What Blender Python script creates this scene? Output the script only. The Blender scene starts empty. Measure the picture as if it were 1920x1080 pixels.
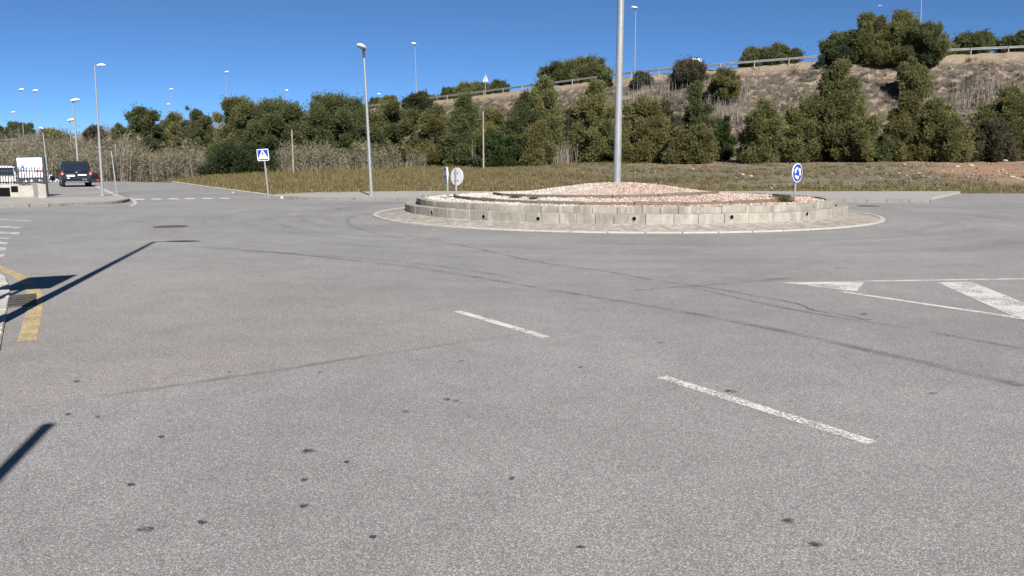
import bpy, bmesh, math, random
import numpy as np
from mathutils import Vector, Matrix

S = bpy.context.scene
COL = S.collection
R = math.radians

# ------------------------------------------------------------------ camera
EYE = 1.6
PITCH = R(8.79)
FPX = 1500.0                      # focal length in pixels of the 1920 px wide photograph
cd = bpy.data.cameras.new("camera")
cam = bpy.data.objects.new("camera", cd)
COL.objects.link(cam)
cd.sensor_width = 36.0
cd.lens = 36.0 * FPX / 1920.0
cd.clip_start = 0.05
cd.clip_end = 20000
cam.location = (0, 0, EYE)
cam.rotation_euler = (math.pi / 2 - PITCH, 0, 0)
S.camera = cam

# ------------------------------------------------------------------ sky, sun, exposure
SUN_AZ = math.atan2(0.25, -0.97)  # clockwise from +Y
SUN_EL = R(36)
w = bpy.data.worlds.new("World")
S.world = w
w.use_nodes = True
nt = w.node_tree
for n in list(nt.nodes):
    nt.nodes.remove(n)
sky = nt.nodes.new("ShaderNodeTexSky")
sky.sky_type = 'NISHITA'
sky.sun_disc = False
sky.sun_elevation = SUN_EL
sky.sun_rotation = SUN_AZ
sky.altitude = 7000
sky.air_density = 1.0
sky.dust_density = 0.0
sky.ozone_density = 9.0
bg = nt.nodes.new("ShaderNodeBackground")
bg.inputs[1].default_value = 0.06
out = nt.nodes.new("ShaderNodeOutputWorld")
hs_ = nt.nodes.new("ShaderNodeHueSaturation")
hs_.inputs["Saturation"].default_value = 0.98
nt.links.new(sky.outputs[0], hs_.inputs["Color"])
tint = nt.nodes.new("ShaderNodeMix")
tint.data_type = 'RGBA'; tint.blend_type = 'MULTIPLY'
tint.inputs[0].default_value = 1.0
tint.inputs[7].default_value = (0.97, 1.04, 0.93, 1)
nt.links.new(hs_.outputs[0], tint.inputs[6])
nt.links.new(tint.outputs[2], bg.inputs[0])
nt.links.new(bg.outputs[0], out.inputs[0])

ld = bpy.data.lights.new("sun", 'SUN')
ld.energy = 4.6
ld.angle = R(0.53)
ld.color = (1.0, 0.945, 0.87)
sun = bpy.data.objects.new("sun", ld)
COL.objects.link(sun)
SUNV = Vector((math.sin(SUN_AZ) * math.cos(SUN_EL), math.cos(SUN_AZ) * math.cos(SUN_EL), math.sin(SUN_EL)))
sun.rotation_euler = (-SUNV).to_track_quat('-Z', 'Y').to_euler()
sun.location = SUNV * 60

S.view_settings.view_transform = 'Standard'
S.view_settings.look = 'None'
S.view_settings.exposure = 1.0
S.view_settings.gamma = 1.0
S.cycles.max_bounces = 5
S.cycles.transparent_max_bounces = 8

rng = np.random.default_rng(7)
random.seed(7)


# ------------------------------------------------------------------ where the photograph's rays meet the place
def ray(px, py):
    u = (px - 960) / FPX
    v = (540 - py) / FPX
    return u, math.cos(PITCH) + v * math.sin(PITCH), -math.sin(PITCH) + v * math.cos(PITCH)


def G(px, py, z=0.0):
    dx, dy, dz = ray(px, py)
    t = (z - EYE) / dz
    return (dx * t, dy * t)


def at(px, py, d):
    dx, dy, dz = ray(px, py)
    t = d / dy
    return (dx * t, d, EYE + dz * t)


# ------------------------------------------------------------------ terrain
RAIL = np.array([(240, 66, 17.5), (130, 92, 17.0), (70, 110, 16.55), (44, 118, 16.25), (20, 128, 15.3), (-19, 156, 13.1),
                 (-64, 180, 9.9), (-120, 195, 6.9), (-240, 215, 5.0), (-500, 240, 4.0)], float)


def rail_near(x, y):
    """signed distance to the motorway edge (positive on the camera's side) and the height of that edge"""
    x = np.asarray(x, float); y = np.asarray(y, float)
    best = np.full(x.shape, 1e9); h = np.zeros(x.shape); sg = np.ones(x.shape)
    for a, b in zip(RAIL[:-1], RAIL[1:]):
        ab = b[:2] - a[:2]
        L2 = ab @ ab
        t = np.clip(((x - a[0]) * ab[0] + (y - a[1]) * ab[1]) / L2, 0, 1)
        qx = a[0] + t * ab[0]; qy = a[1] + t * ab[1]
        d = np.hypot(x - qx, y - qy)
        cr = ab[0] * (y - a[1]) - ab[1] * (x - a[0])     # rail runs right to left: camera side is its left
        m = d < best
        best = np.where(m, d, best)
        h = np.where(m, a[2] + t * (b[2] - a[2]), h)
        sg = np.where(m, np.where(cr > 0, 1.0, -1.0), sg)
    return best * sg, h


def wob(x, y):
    return (np.sin(x * .31 + 1.3) * np.cos(y * .27 + .4) + .6 * np.sin(x * .83 + y * .41) + .4 * np.sin(x * 1.7 - y * 1.33 + 2.) + .25 * np.sin(x * 3.1 + y * 2.7)) / 2.25


def sm(t):
    t = np.clip(t, 0, 1)
    return t * t * (3 - 2 * t)


def field_z(x, y):
    a = np.interp(x, [-60, -45, -28, 0, 40, 90], [-.1, 0.0, .55, 1.3, 1.95, 2.3])
    t = np.clip((y - 46) / 40, 0, 1.35)
    xk = -10.6 - (np.minimum(y, 82) - 37.6) * .575
    z = a * t * np.where(y < 82, sm((x - xk) / 7), 1 - (1 - sm((x - xk) / 7)) * sm((100 - y) / 18))
    dip = sm((y - 69) / 9) * sm((-33 - x) / 4)
    return z - .9 * dip


def terrain(x, y):
    x = np.asarray(x, float); y = np.asarray(y, float)
    s, h = rail_near(x, y)
    zf = field_z(x, y)
    wd = np.maximum((h - zf) * 1.75, 4)
    t = np.clip(1 - s / wd, 0, 1)
    prof = t * t * (1.35 - .35 * t) * .55 + .45 * t
    prof = np.where(t > 0, prof, 0)
    rough = wob(x * 1.3, y * 1.3) * .55 * np.sin(np.pi * np.clip(t, 0, 1)) ** .7
    fld = (y > 48) * (t <= 0) * .10 * wob(x * 1.1, y * 1.1) * sm((y - 48) / 8)
    return zf + (h - zf) * prof + rough + fld


def bank_t(x, y):
    s, h = rail_near(x, y)
    wd = np.maximum((h - field_z(x, y)) * 1.75, 4)
    return np.clip(1 - s / wd, 0, 1), s


def tz(x, y):
    return float(terrain(np.array([x]), np.array([y]))[0])


def hit(px, py, d0=46, d1=260):
    """where the ray through a pixel of the photograph meets the terrain"""
    ds = np.linspace(d0, d1, 4000)
    dx, dy, dz = ray(px, py)
    t = ds / dy
    z = EYE + dz * t
    zz = terrain(dx * t, ds)
    k = np.nonzero(z <= zz)[0]
    if len(k) == 0:
        return None
    k = k[0]
    return (dx * t[k], ds[k], zz[k])


# ------------------------------------------------------------------ objects
def tag(o, label=None, cat=None, group=None, kind=None):
    if label: o["label"] = label
    if cat: o["category"] = cat
    if group: o["group"] = group
    if kind: o["kind"] = kind
    return o


def empty(name, loc, rz=0, label=None, cat=None, group=None, rot=None):
    o = bpy.data.objects.new(name, None)
    COL.objects.link(o)
    o.location = loc
    o.rotation_euler = rot if rot else (0, 0, rz)
    o.empty_display_size = .2
    return tag(o, label, cat, group)


def link(name, me, m, parent=None, smooth=False):
    o = bpy.data.objects.new(name, me)
    COL.objects.link(o)
    if m is not None:
        me.materials.append(m)
    if smooth:
        me.shade_smooth()
    if parent is not None:
        o.parent = parent
    return o


def tris(name, V, T, m, parent=None, attr=None):
    V = np.ascontiguousarray(V, dtype=np.float32); T = np.ascontiguousarray(T, dtype=np.int32)
    k = T.shape[1]
    me = bpy.data.meshes.new(name)
    me.vertices.add(len(V)); me.vertices.foreach_set("co", V.ravel())
    me.loops.add(T.size); me.loops.foreach_set("vertex_index", T.ravel())
    me.polygons.add(len(T))
    me.polygons.foreach_set("loop_start", np.arange(0, T.size, k, dtype=np.int32))
    if attr:
        for an, av in attr.items():
            a = me.attributes.new(an, 'FLOAT', 'POINT')
            a.data.foreach_set("value", np.ascontiguousarray(av, dtype=np.float32))
    me.update(calc_edges=True)
    return link(name, me, m, parent)


class MB:
    """collects shapes for ONE mesh object"""
    def __init__(s):
        s.v = []; s.f = []

    def add(s, vs, fs):
        o = len(s.v)
        s.v += [tuple(v) for v in vs]
        s.f += [tuple(i + o for i in f) for f in fs]
        return s

    def box(s, x0, y0, z0, x1, y1, z1, mat=None):
        vs = [Vector(p) for p in ((x0, y0, z0), (x1, y0, z0), (x1, y1, z0), (x0, y1, z0), (x0, y0, z1), (x1, y0, z1), (x1, y1, z1), (x0, y1, z1))]
        if mat is not None:
            vs = [mat @ v for v in vs]
        return s.add(vs, [(3, 2, 1, 0), (4, 5, 6, 7), (0, 1, 5, 4), (1, 2, 6, 5), (2, 3, 7, 6), (3, 0, 4, 7)])

    def tube(s, pts, rad, n=10, caps=True):
        pts = [Vector(p) for p in pts]
        if not hasattr(rad, '__len__'):
            rad = [rad] * len(pts)
        rings = []
        up = Vector((0, 0, 1))
        for i, p in enumerate(pts):
            d = (pts[min(i + 1, len(pts) - 1)] - pts[max(i - 1, 0)]).normalized()
            a = d.cross(up)
            if a.length < .05:
                a = d.cross(Vector((0, 1, 0)))
            a.normalize()
            b = a.cross(d).normalized()
            rings.append([p + (a * math.cos(2 * math.pi * k / n) + b * math.sin(2 * math.pi * k / n)) * rad[i] for k in range(n)])
        vs = [v for r in rings for v in r]
        fs = []
        for i in range(len(pts) - 1):
            for k in range(n):
                k2 = (k + 1) % n
                fs.append((i * n + k, i * n + k2, (i + 1) * n + k2, (i + 1) * n + k))
        if caps:
            fs.append(tuple(range(n - 1, -1, -1)))
            fs.append(tuple((len(pts) - 1) * n + k for k in range(n)))
        return s.add(vs, fs)

    def prism(s, poly, z0, z1):
        n = len(poly)
        vs = [(p[0], p[1], z0) for p in poly] + [(p[0], p[1], z1) for p in poly]
        fs = [tuple(range(n - 1, -1, -1)), tuple(range(n, 2 * n))]
        for k in range(n):
            fs.append((k, (k + 1) % n, n + (k + 1) % n, n + k))
        return s.add(vs, fs)

    def plate(s, poly, M, t=.003):
        """polygon in the XZ plane, facing -Y, thickness t"""
        n = len(poly)
        vs = [M @ Vector((p[0], 0, p[1])) for p in poly] + [M @ Vector((p[0], t, p[1])) for p in poly]
        fs = [tuple(range(n)), tuple(range(2 * n - 1, n - 1, -1))]
        for k in range(n):
            fs.append((k, n + k, n + (k + 1) % n, (k + 1) % n))
        return s.add(vs, fs)

    def loft(s, rings, caps=True):
        n = len(rings[0])
        vs = [v for r in rings for v in r]
        fs = []
        for i in range(len(rings) - 1):
            for k in range(n):
                k2 = (k + 1) % n
                fs.append((i * n + k, i * n + k2, (i + 1) * n + k2, (i + 1) * n + k))
        if caps:
            fs.append(tuple(range(n - 1, -1, -1)))
            fs.append(tuple((len(rings) - 1) * n + k for k in range(n)))
        return s.add(vs, fs)

    def build(s, name, m, parent=None, bevel=0, smooth=False, seg=2):
        me = bpy.data.meshes.new(name)
        me.from_pydata(s.v, [], s.f)
        bm = bmesh.new(); bm.from_mesh(me)
        bmesh.ops.recalc_face_normals(bm, faces=bm.faces)
        if bevel:
            bmesh.ops.bevel(bm, geom=[e for e in bm.edges if len(e.link_faces) == 2 and e.calc_face_angle(0) > .6], offset=bevel, segments=seg, affect='EDGES', clamp_overlap=True)
        bm.to_mesh(me); bm.free()
        me.update()
        o = link(name, me, m, parent)
        if smooth:
            me.shade_smooth()
            try:
                me.set_sharp_from_angle(angle=R(40))
            except Exception:
                pass
        return o


def ngon(name, poly, z, m, kind='structure'):
    me = bpy.data.meshes.new(name)
    bm = bmesh.new()
    vs = [bm.verts.new((p[0], p[1], z)) for p in poly]
    f = bm.faces.new(vs)
    if f.normal.z < 0 or f.calc_area() and (f.normal_update() or f.normal.z < 0):
        bmesh.ops.reverse_faces(bm, faces=[f])
    bmesh.ops.triangulate(bm, faces=bm.faces[:])
    bm.to_mesh(me); bm.free()
    o = link(name, me, m)
    if kind: o["kind"] = kind
    return o


# ------------------------------------------------------------------ materials
class NT:
    def __init__(s, name, rough=.8, spec=.3):
        s.m = bpy.data.materials.new(name)
        s.m.use_nodes = True
        s.t = s.m.node_tree
        s.b = s.t.nodes["Principled BSDF"]
        s.b.inputs["Roughness"].default_value = rough
        s.b.inputs["Specular IOR Level"].default_value = spec
        s._pos = None

    def n(s, typ, **kw):
        x = s.t.nodes.new(typ)
        for k, v in kw.items():
            setattr(x, k, v)
        return x

    def put(s, sock, v):
        if hasattr(v, 'is_output'):
            s.t.links.new(v, sock)
        elif v is not None:
            if isinstance(v, tuple) and len(v) == 3 and sock.type == 'RGBA':
                v = (*v, 1)
            sock.default_value = v

    def pos(s, scale=None, obj=False):
        if obj:
            p = s.n("ShaderNodeTexCoord").outputs["Object"]
        else:
            if s._pos is None:
                s._pos = s.n("ShaderNodeNewGeometry").outputs["Position"]
            p = s._pos
        if scale:
            q = s.n("ShaderNodeVectorMath", operation='MULTIPLY')
            s.put(q.inputs[0], p); q.inputs[1].default_value = scale
            p = q.outputs[0]
        return p

    def noise(s, scale, detail=3, co=None, rough=.55, dist=0):
        x = s.n("ShaderNodeTexNoise")
        s.put(x.inputs["Vector"], co if co is not None else s.pos())
        x.inputs["Scale"].default_value = scale; x.inputs["Detail"].default_value = detail
        x.inputs["Roughness"].default_value = rough; x.inputs["Distortion"].default_value = dist
        return x.outputs[0]

    def vor(s, scale, co=None, feature='F1', out=None, rnd=1):
        x = s.n("ShaderNodeTexVoronoi", feature=feature)
        s.put(x.inputs["Vector"], co if co is not None else s.pos())
        x.inputs["Scale"].default_value = scale
        x.inputs["Randomness"].default_value = rnd
        return x.outputs[out or 0]

    def ramp(s, f, stops, interp='LINEAR'):
        x = s.n("ShaderNodeValToRGB")
        x.color_ramp.interpolation = interp
        e = x.color_ramp.elements
        while len(e) < len(stops):
            e.new(.5)
        for k, (p, c) in enumerate(stops):
            e[k].position = p
            e[k].color = (*c, 1) if isinstance(c, tuple) else (c, c, c, 1)
        s.put(x.inputs[0], f)
        return x.outputs[0]

    def mix(s, f, a, b, mode='MIX'):
        x = s.n("ShaderNodeMix", data_type='RGBA', blend_type=mode)
        s.put(x.inputs[0], f); s.put(x.inputs[6], a); s.put(x.inputs[7], b)
        return x.outputs[2]

    def math(s, op, a, b=None, clamp=False):
        x = s.n("ShaderNodeMath", operation=op)
        x.use_clamp = clamp
        s.put(x.inputs[0], a)
        if b is not None: s.put(x.inputs[1], b)
        return x.outputs[0]

    def xyz(s, v, i):
        x = s.n("ShaderNodeSeparateXYZ"); s.put(x.inputs[0], v)
        return x.outputs[i]

    def island(s):
        return s.n("ShaderNodeNewGeometry").outputs["Random Per Island"]

    def attr(s, name):
        return s.n("ShaderNodeAttribute", attribute_name=name).outputs["Fac"]

    def bump(s, h, strength=.3, dist=.01):
        x = s.n("ShaderNodeBump")
        x.inputs["Strength"].default_value = strength; x.inputs["Distance"].default_value = dist
        s.put(x.inputs["Height"], h)
        s.t.links.new(x.outputs[0], s.b.inputs["Normal"])

    def done(s, color, rough=None, metal=None):
        s.put(s.b.inputs["Base Color"], color)
        if rough is not None: s.put(s.b.inputs["Roughness"], rough)
        if metal is not None: s.put(s.b.inputs["Metallic"], metal)
        return s.m


def mixshade(nt_, fac, a, b):
    x = nt_.n("ShaderNodeMixShader")
    nt_.put(x.inputs[0], fac)
    nt_.t.links.new(a, x.inputs[1]); nt_.t.links.new(b, x.inputs[2])
    return x.outputs[0]


def plain(name, c, rough=.5, spec=.4, metal=0, var=.12, scale=8):
    k = NT(name, rough, spec)
    f = k.noise(scale, 4, k.pos(obj=True))
    lo = tuple(x * (1 - var) for x in c); hi = tuple(min(1, x * (1 + var)) for x in c)
    return k.done(k.ramp(f, [(.3, lo), (.7, hi)]), None, metal)


def leafmat(name, stops, trans=.35, tone=False):
    k = NT(name, .65, .2)
    f = k.island()
    c = k.ramp(f, stops)
    big = k.noise(.55, 2)
    c = k.mix(k.ramp(big, [(.35, .0), (.7, .45)]), c, k.mix(.5, c, stops[-1][1]))
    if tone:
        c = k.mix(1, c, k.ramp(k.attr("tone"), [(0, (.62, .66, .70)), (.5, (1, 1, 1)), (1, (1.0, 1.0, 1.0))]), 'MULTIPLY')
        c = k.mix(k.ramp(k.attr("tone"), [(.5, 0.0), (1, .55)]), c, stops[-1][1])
    k.put(k.b.inputs["Base Color"], c)
    tr = k.n("ShaderNodeBsdfTranslucent")
    k.put(tr.inputs[0], c)
    o = k.t.nodes["Material Output"]
    k.t.links.new(mixshade(k, trans, k.b.outputs[0], tr.outputs[0]), o.inputs[0])
    return k.m


M = {}


def mat_asphalt(name, warm=True, base=1.0):
    k = NT(name, .88, .25)
    p = k.pos()
    cells = k.n("ShaderNodeTexVoronoi", feature='F1')
    k.put(cells.inputs["Vector"], p); cells.inputs["Scale"].default_value = 170
    cv = k.xyz(cells.outputs["Color"], 0)
    fine = k.noise(160, 2)
    stone = k.ramp(cv, [(0, .07), (.28, .18), (.6, .285), (.8, .38), (.93, .51), (1, .70)])
    tar = k.ramp(k.math('MULTIPLY', cells.outputs["Distance"], 1.0), [(.32, 1.0), (.66, .42)])
    c = k.mix(1, stone, tar, 'MULTIPLY')
    c = k.mix(.35, c, k.ramp(fine, [(.3, .12), (.7, .40)]))
    # large uneven patches, long traffic polish
    big = k.noise(.22, 4, rough=.6)
    c = k.mix(1, c, k.ramp(big, [(.3, .84 * base), (.7, 1.12 * base)]), 'MULTIPLY')
    rx = k.math('SUBTRACT', k.xyz(p, 0), 3.55); ry_ = k.math('SUBTRACT', k.xyz(p, 1), 26.75)
    rad = k.math('SQRT', k.math('ADD', k.math('MULTIPLY', rx, rx), k.math('MULTIPLY', ry_, ry_)))
    an = k.math('ARCTAN2', ry_, rx)
    cmb = k.n("ShaderNodeCombineXYZ")
    k.put(cmb.inputs[0], k.math('MULTIPLY', rad, 1.5)); k.put(cmb.inputs[1], k.math('MULTIPLY', an, 2.2))
    streak = k.noise(1.0, 6, cmb.outputs[0], .62)
    near_ = k.n("ShaderNodeMapRange"); near_.inputs[1].default_value = 19; near_.inputs[2].default_value = 11
    k.put(near_.inputs[0], rad)
    c = k.mix(near_.outputs[0], c, k.mix(1, c, k.ramp(streak, [(.32, .84), (.5, 1.0), (.68, 1.1)]), 'MULTIPLY'))
    mid = k.noise(2.3, 3)
    c = k.mix(1, c, k.ramp(mid, [(.3, .93), (.7, 1.05)]), 'MULTIPLY')
    if warm:
        # two pours: a paler, warmer one beyond the seam in the kerb lane
        a = G(50, 760); b = G(830, 645)
        d = Vector((b[0] - a[0], b[1] - a[1])).normalized()
        nx, ny = -d.y, d.x
        x = k.xyz(p, 0); y = k.xyz(p, 1)
        wobb = k.math('MULTIPLY', k.math('SUBTRACT', k.noise(1.1, 3), .5), .10)
        sd = k.math('ADD', k.math('ADD', k.math('MULTIPLY', x, nx), k.math('MULTIPLY', y, ny)), -(a[0] * nx + a[1] * ny))
        sd = k.math('ADD', sd, wobb)
        al = k.math('ADD', k.math('ADD', k.math('MULTIPLY', x, d.x), k.math('MULTIPLY', y, d.y)), -(a[0] * d.x + a[1] * d.y))
        fade = k.n("ShaderNodeMapRange"); fade.inputs[1].default_value = 4.6; fade.inputs[2].default_value = 1.6
        k.put(fade.inputs[0], al)
        far = k.n("ShaderNodeMapRange"); far.inputs[1].default_value = 9; far.inputs[2].default_value = 2
        k.put(far.inputs[0], sd)
        beyond = k.n("ShaderNodeMapRange"); beyond.inputs[1].default_value = -.02; beyond.inputs[2].default_value = .03
        k.put(beyond.inputs[0], sd)
        f = k.math('MULTIPLY', k.math('MULTIPLY', fade.outputs[0], far.outputs[0]), beyond.outputs[0], True)
        c = k.mix(f, c, k.mix(1, c, (1.07, 1.022, .985), 'MULTIPLY'))
        line = k.n("ShaderNodeMapRange"); line.inputs[1].default_value = .055; line.inputs[2].default_value = 0
        k.put(line.inputs[0], k.math('ABSOLUTE', k.math('ADD', sd, .05)))
        lf = k.math('MULTIPLY', line.outputs[0], fade.outputs[0], True)
        st = k.n("ShaderNodeMapRange"); st.inputs[1].default_value = .1; st.inputs[2].default_value = .9
        k.put(st.inputs[0], al)
        lf = k.math('MULTIPLY', k.math('MULTIPLY', lf, st.outputs[0]), k.ramp(k.noise(3.5, 4), [(.35, .25), (.6, .75)]))
        c = k.mix(lf, c, (.07, .07, .07))
    # small dark drips
    sp = k.vor(2.3)
    drip = k.math('MULTIPLY', k.ramp(sp, [(.03, 1.0), (.055, 0.0)]), k.ramp(k.noise(.9, 2), [(.52, 0.0), (.64, .45)]))
    c = k.mix(drip, c, (.045, .042, .042))
    c = k.mix(1, c, (1.05, 1.032, 1.012), 'MULTIPLY')
    k.bump(cv, .35, .004)
    return k.done(c)


M['asphalt'] = mat_asphalt("asphalt")
M['lot'] = mat_asphalt("driveway_asphalt", False, 1.1)


def mat_concrete(name, c, sc=1.0, var=.25, joints=None):
    k = NT(name, .9, .2)
    f = k.noise(6 * sc, 6, rough=.65)
    col = k.ramp(f, [(.25, tuple(x * (1 - var) for x in c)), (.75, tuple(min(1, x * (1 + var * .6)) for x in c))])
    st = k.noise(1.2 * sc, 5, rough=.7)
    col = k.mix(k.ramp(st, [(.5, 0.0), (.72, .4)]), col, tuple(x * .55 for x in c))
    g = k.noise(90, 2)
    col = k.mix(1, col, k.ramp(g, [(.3, .86), (.7, 1.1)]), 'MULTIPLY')
    if joints:
        p = k.pos((1 / joints, 1 / joints, 1))
        x = k.n("ShaderNodeTexBrick")
        k.put(x.inputs["Vector"], p)
        x.inputs["Scale"].default_value = 1
        x.inputs["Color1"].default_value = (1, 1, 1, 1); x.inputs["Color2"].default_value = (.9, .9, .9, 1)
        x.inputs["Mortar"].default_value = (.5, .48, .45, 1)
        x.inputs["Mortar Size"].default_value = .012
        col = k.mix(1, col, x.outputs[0], 'MULTIPLY')
    k.bump(g, .2, .004)
    return k.done(col)


M['pave'] = mat_concrete("pavement_tiles", (.36, .345, .32), .6, .2, .4)
M['kerb'] = mat_concrete("kerb_concrete", (.40, .385, .355), 1, .2)
M['wallconc'] = mat_concrete("cast_concrete", (.37, .35, .315), .8, .18)

k = NT("block_concrete", .92, .2)
isl = k.island()
c = k.ramp(isl, [(0, (.215, .199, .170)), (.4, (.245, .228, .195)), (.7, (.27, .252, .217)), (1, (.315, .295, .256))])
f = k.noise(5, 6, rough=.7)
c = k.mix(1, c, k.ramp(f, [(.25, .75), (.75, 1.15)]), 'MULTIPLY')
drip = k.noise(1.0, 5, k.pos((5, 5, .9)), .65)
c = k.mix(k.ramp(drip, [(.50, 0.0), (.68, .6)]), c, (.42, .40, .36))
low = k.noise(1.0, 5, k.pos((3.1, 3.1, 1.4)), .7)
c = k.mix(k.ramp(low, [(.52, 0.0), (.68, .6)]), c, (.16, .145, .115))
g = k.noise(80, 2)
c = k.mix(1, c, k.ramp(g, [(.3, .85), (.7, 1.12)]), 'MULTIPLY')
k.bump(f, .4, .01)
M['block'] = k.done(c)

k = NT("apron_pavers", .9, .2)
p = k.pos()
cells = k.n("ShaderNodeTexVoronoi", feature='F1')
k.put(cells.inputs["Vector"], k.pos((1, 1.0, 0))); cells.inputs["Scale"].default_value = 7.5
cc = k.xyz(cells.outputs["Color"], 0)
c = k.ramp(cc, [(0, (.25, .228, .20)), (.5, (.31, .286, .253)), (1, (.385, .358, .32))])
c = k.mix(k.ramp(cells.outputs["Distance"], [(.45, 0.0), (.68, .4)]), c, (.22, .195, .165))
c = k.mix(1, c, k.ramp(k.noise(.9, 5, rough=.65), [(.3, .8), (.7, 1.12)]), 'MULTIPLY')
c = k.mix(k.ramp(k.noise(2.2, 5, rough=.7), [(.55, 0.0), (.75, .5)]), c, (.42, .38, .33))
k.bump(cc, .3, .01)
M['apron'] = k.done(c)


def mat_paint(name, c, wear=.5):
    """worn road paint: the asphalt shows through where it has gone"""
    k = NT(name, .75, .3)
    cr = k.n("ShaderNodeTexVoronoi", feature='DISTANCE_TO_EDGE')
    k.put(cr.inputs["Vector"], k.pos()); cr.inputs["Scale"].default_value = 30
    c1 = k.ramp(cr.outputs[0], [(.0, .75), (.07, 0.0)])
    n1 = k.noise(55, 3); n2 = k.noise(3.0, 4)
    hole = k.math('ADD', k.math('MULTIPLY', n1, .7), k.math('MULTIPLY', n2, .45))
    h = k.ramp(hole, [(.56 + (.5 - wear) * .2, 0.0), (.66 + (.5 - wear) * .2, 1.0)])
    f = k.math('MAXIMUM', k.math('MULTIPLY', c1, k.ramp(n2, [(.35, .2), (.65, 1.0)])), h, True)
    k.done(k.mix(1, c, k.ramp(n2, [(.3, .85), (.7, 1.05)]), 'MULTIPLY'))
    tr = k.n("ShaderNodeBsdfTransparent")
    o = k.t.nodes["Material Output"]
    k.t.links.new(mixshade(k, f, k.b.outputs[0], tr.outputs[0]), o.inputs[0])
    return k.m


M['white'] = mat_paint("white_road_paint", (.62, .62, .60), .48)
M['faded'] = mat_paint("faded_road_paint", (.62, .62, .61), .55)
M['yellow'] = mat_paint("yellow_road_paint", (.47, .375, .20), .38)


def mat_mark(name, c, lo, hi, amount, sc):
    k = NT(name, .9, .2)
    k.done(c)
    f = k.math('MULTIPLY', k.ramp(k.noise(sc, 4, rough=.65), [(lo, 0.0), (hi, amount)]), k.ramp(k.noise(60, 2), [(.3, .45), (.6, 1.0)]))
    tr = k.n("ShaderNodeBsdfTransparent")
    o = k.t.nodes["Material Output"]
    k.t.links.new(mixshade(k, f, tr.outputs[0], k.b.outputs[0]), o.inputs[0])
    return k.m


M['tyre_mark'] = mat_mark("tyre_mark", (.06, .057, .055), .34, .70, .40, 2.4)
M['crack'] = mat_mark("crack_tar", (.025, .025, .025), .25, .55, .8, 2.5)
M['stain'] = mat_mark("oil_stain", (.03, .029, .029), .26, .50, .78, 12)

k = NT("gravel", .9, .2)
cells = k.n("ShaderNodeTexVoronoi", feature='F1')
k.put(cells.inputs["Vector"], k.pos()); cells.inputs["Scale"].default_value = 17
cc = k.xyz(cells.outputs["Color"], 0)
pink = k.ramp(cc, [(0, (.20, .145, .115)), (.35, (.36, .27, .225)), (.7, (.47, .375, .325)), (1, (.60, .52, .46))])
pale = k.ramp(cc, [(0, (.30, .28, .25)), (.35, (.48, .45, .41)), (.7, (.60, .57, .52)), (1, (.70, .68, .64))])
xw = k.xyz(k.pos(), 0)
wh = k.math('ADD', k.math('MULTIPLY', k.math('SUBTRACT', 3.4, xw), .28), k.math('MULTIPLY', k.math('SUBTRACT', k.noise(.8, 4), .5), 2.2))
c = k.mix(k.ramp(wh, [(.05, 0.0), (.6, .85)]), pink, pale)
c = k.mix(k.ramp(cells.outputs["Distance"], [(.55, 0.0), (.95, .6)]), c, (.14, .10, .085))
dirt = k.noise(1.1, 5, rough=.65)
c = k.mix(k.ramp(dirt, [(.50, 0.0), (.72, .65)]), c, (.30, .235, .185))
k.bump(k.math('SUBTRACT', 1.0, cells.outputs["Distance"]), .8, .03)
M['gravel'] = k.done(c)

k = NT("pebbles", .9, .2)
c = k.ramp(k.island(), [(0, (.19, .125, .098)), (.3, (.37, .262, .218)), (.6, (.46, .345, .298)), (1, (.60, .52, .465))])
xw = k.xyz(k.pos(), 0)
wh = k.math('ADD', k.math('MULTIPLY', k.math('SUBTRACT', 3.4, xw), .28), k.math('MULTIPLY', k.math('SUBTRACT', k.noise(.8, 4), .5), 2.2))
c = k.mix(k.ramp(wh, [(.05, 0.0), (.6, .75)]), c, k.ramp(k.island(), [(0, (.28, .26, .23)), (.5, (.48, .46, .43)), (1, (.68, .66, .63))]))
c = k.mix(k.ramp(k.noise(1.1, 5, rough=.65), [(.50, 0.0), (.72, .5)]), c, (.27, .215, .165))
M['pebble'] = k.done(c)

k = NT("terrain_soil", .95, .15)
bk = k.attr("bank")
n1 = k.noise(.35, 5, rough=.65); n2 = k.noise(1.6, 6, rough=.7); n3 = k.noise(7, 4)
fld = k.ramp(n2, [(.25, (.06, .056, .027)), (.5, (.125, .104, .054)), (.75, (.235, .192, .125))])
yy = k.xyz(k.pos(), 1); xx = k.xyz(k.pos(), 0)
redm = k.ramp(k.math('ADD', k.attr('red'), k.math('MULTIPLY', k.math('SUBTRACT', k.noise(.5, 5, None, .65), .5), 1.3)), [(.28, 0.0), (.60, .95)])
red = k.ramp(n3, [(.3, (.27, .122, .066)), (.7, (.42, .225, .14))])
fld = k.mix(redm, fld, red)
gry = k.math('MULTIPLY', k.ramp(n1, [(.40, 0.1), (.58, .9)]), k.attr("rubble"))
fld = k.mix(gry, fld, k.ramp(n3, [(.3, (.11, .095, .072)), (.7, (.25, .215, .17))]))
soil = k.ramp(n2, [(.3, (.15, .118, .085)), (.5, (.235, .19, .14)), (.72, (.34, .28, .21))])
scrub = k.ramp(n3, [(.3, (.045, .038, .032)), (.7, (.095, .080, .066))])
cover = k.ramp(k.noise(.9, 6, rough=.72), [(.50, .92), (.60, .08)])
bank = k.mix(cover, soil, scrub)
lip = k.ramp(bk, [(.90, 0.0), (.965, 1.0)])
bank = k.mix(lip, bank, k.ramp(n2, [(.3, (.17, .135, .095)), (.7, (.27, .22, .16))]))
c = k.mix(k.ramp(bk, [(.0, 0.0), (.04, 1.0)]), fld, bank)
k.bump(n2, .6, .15)
M['soil'] = k.done(c)

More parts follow.
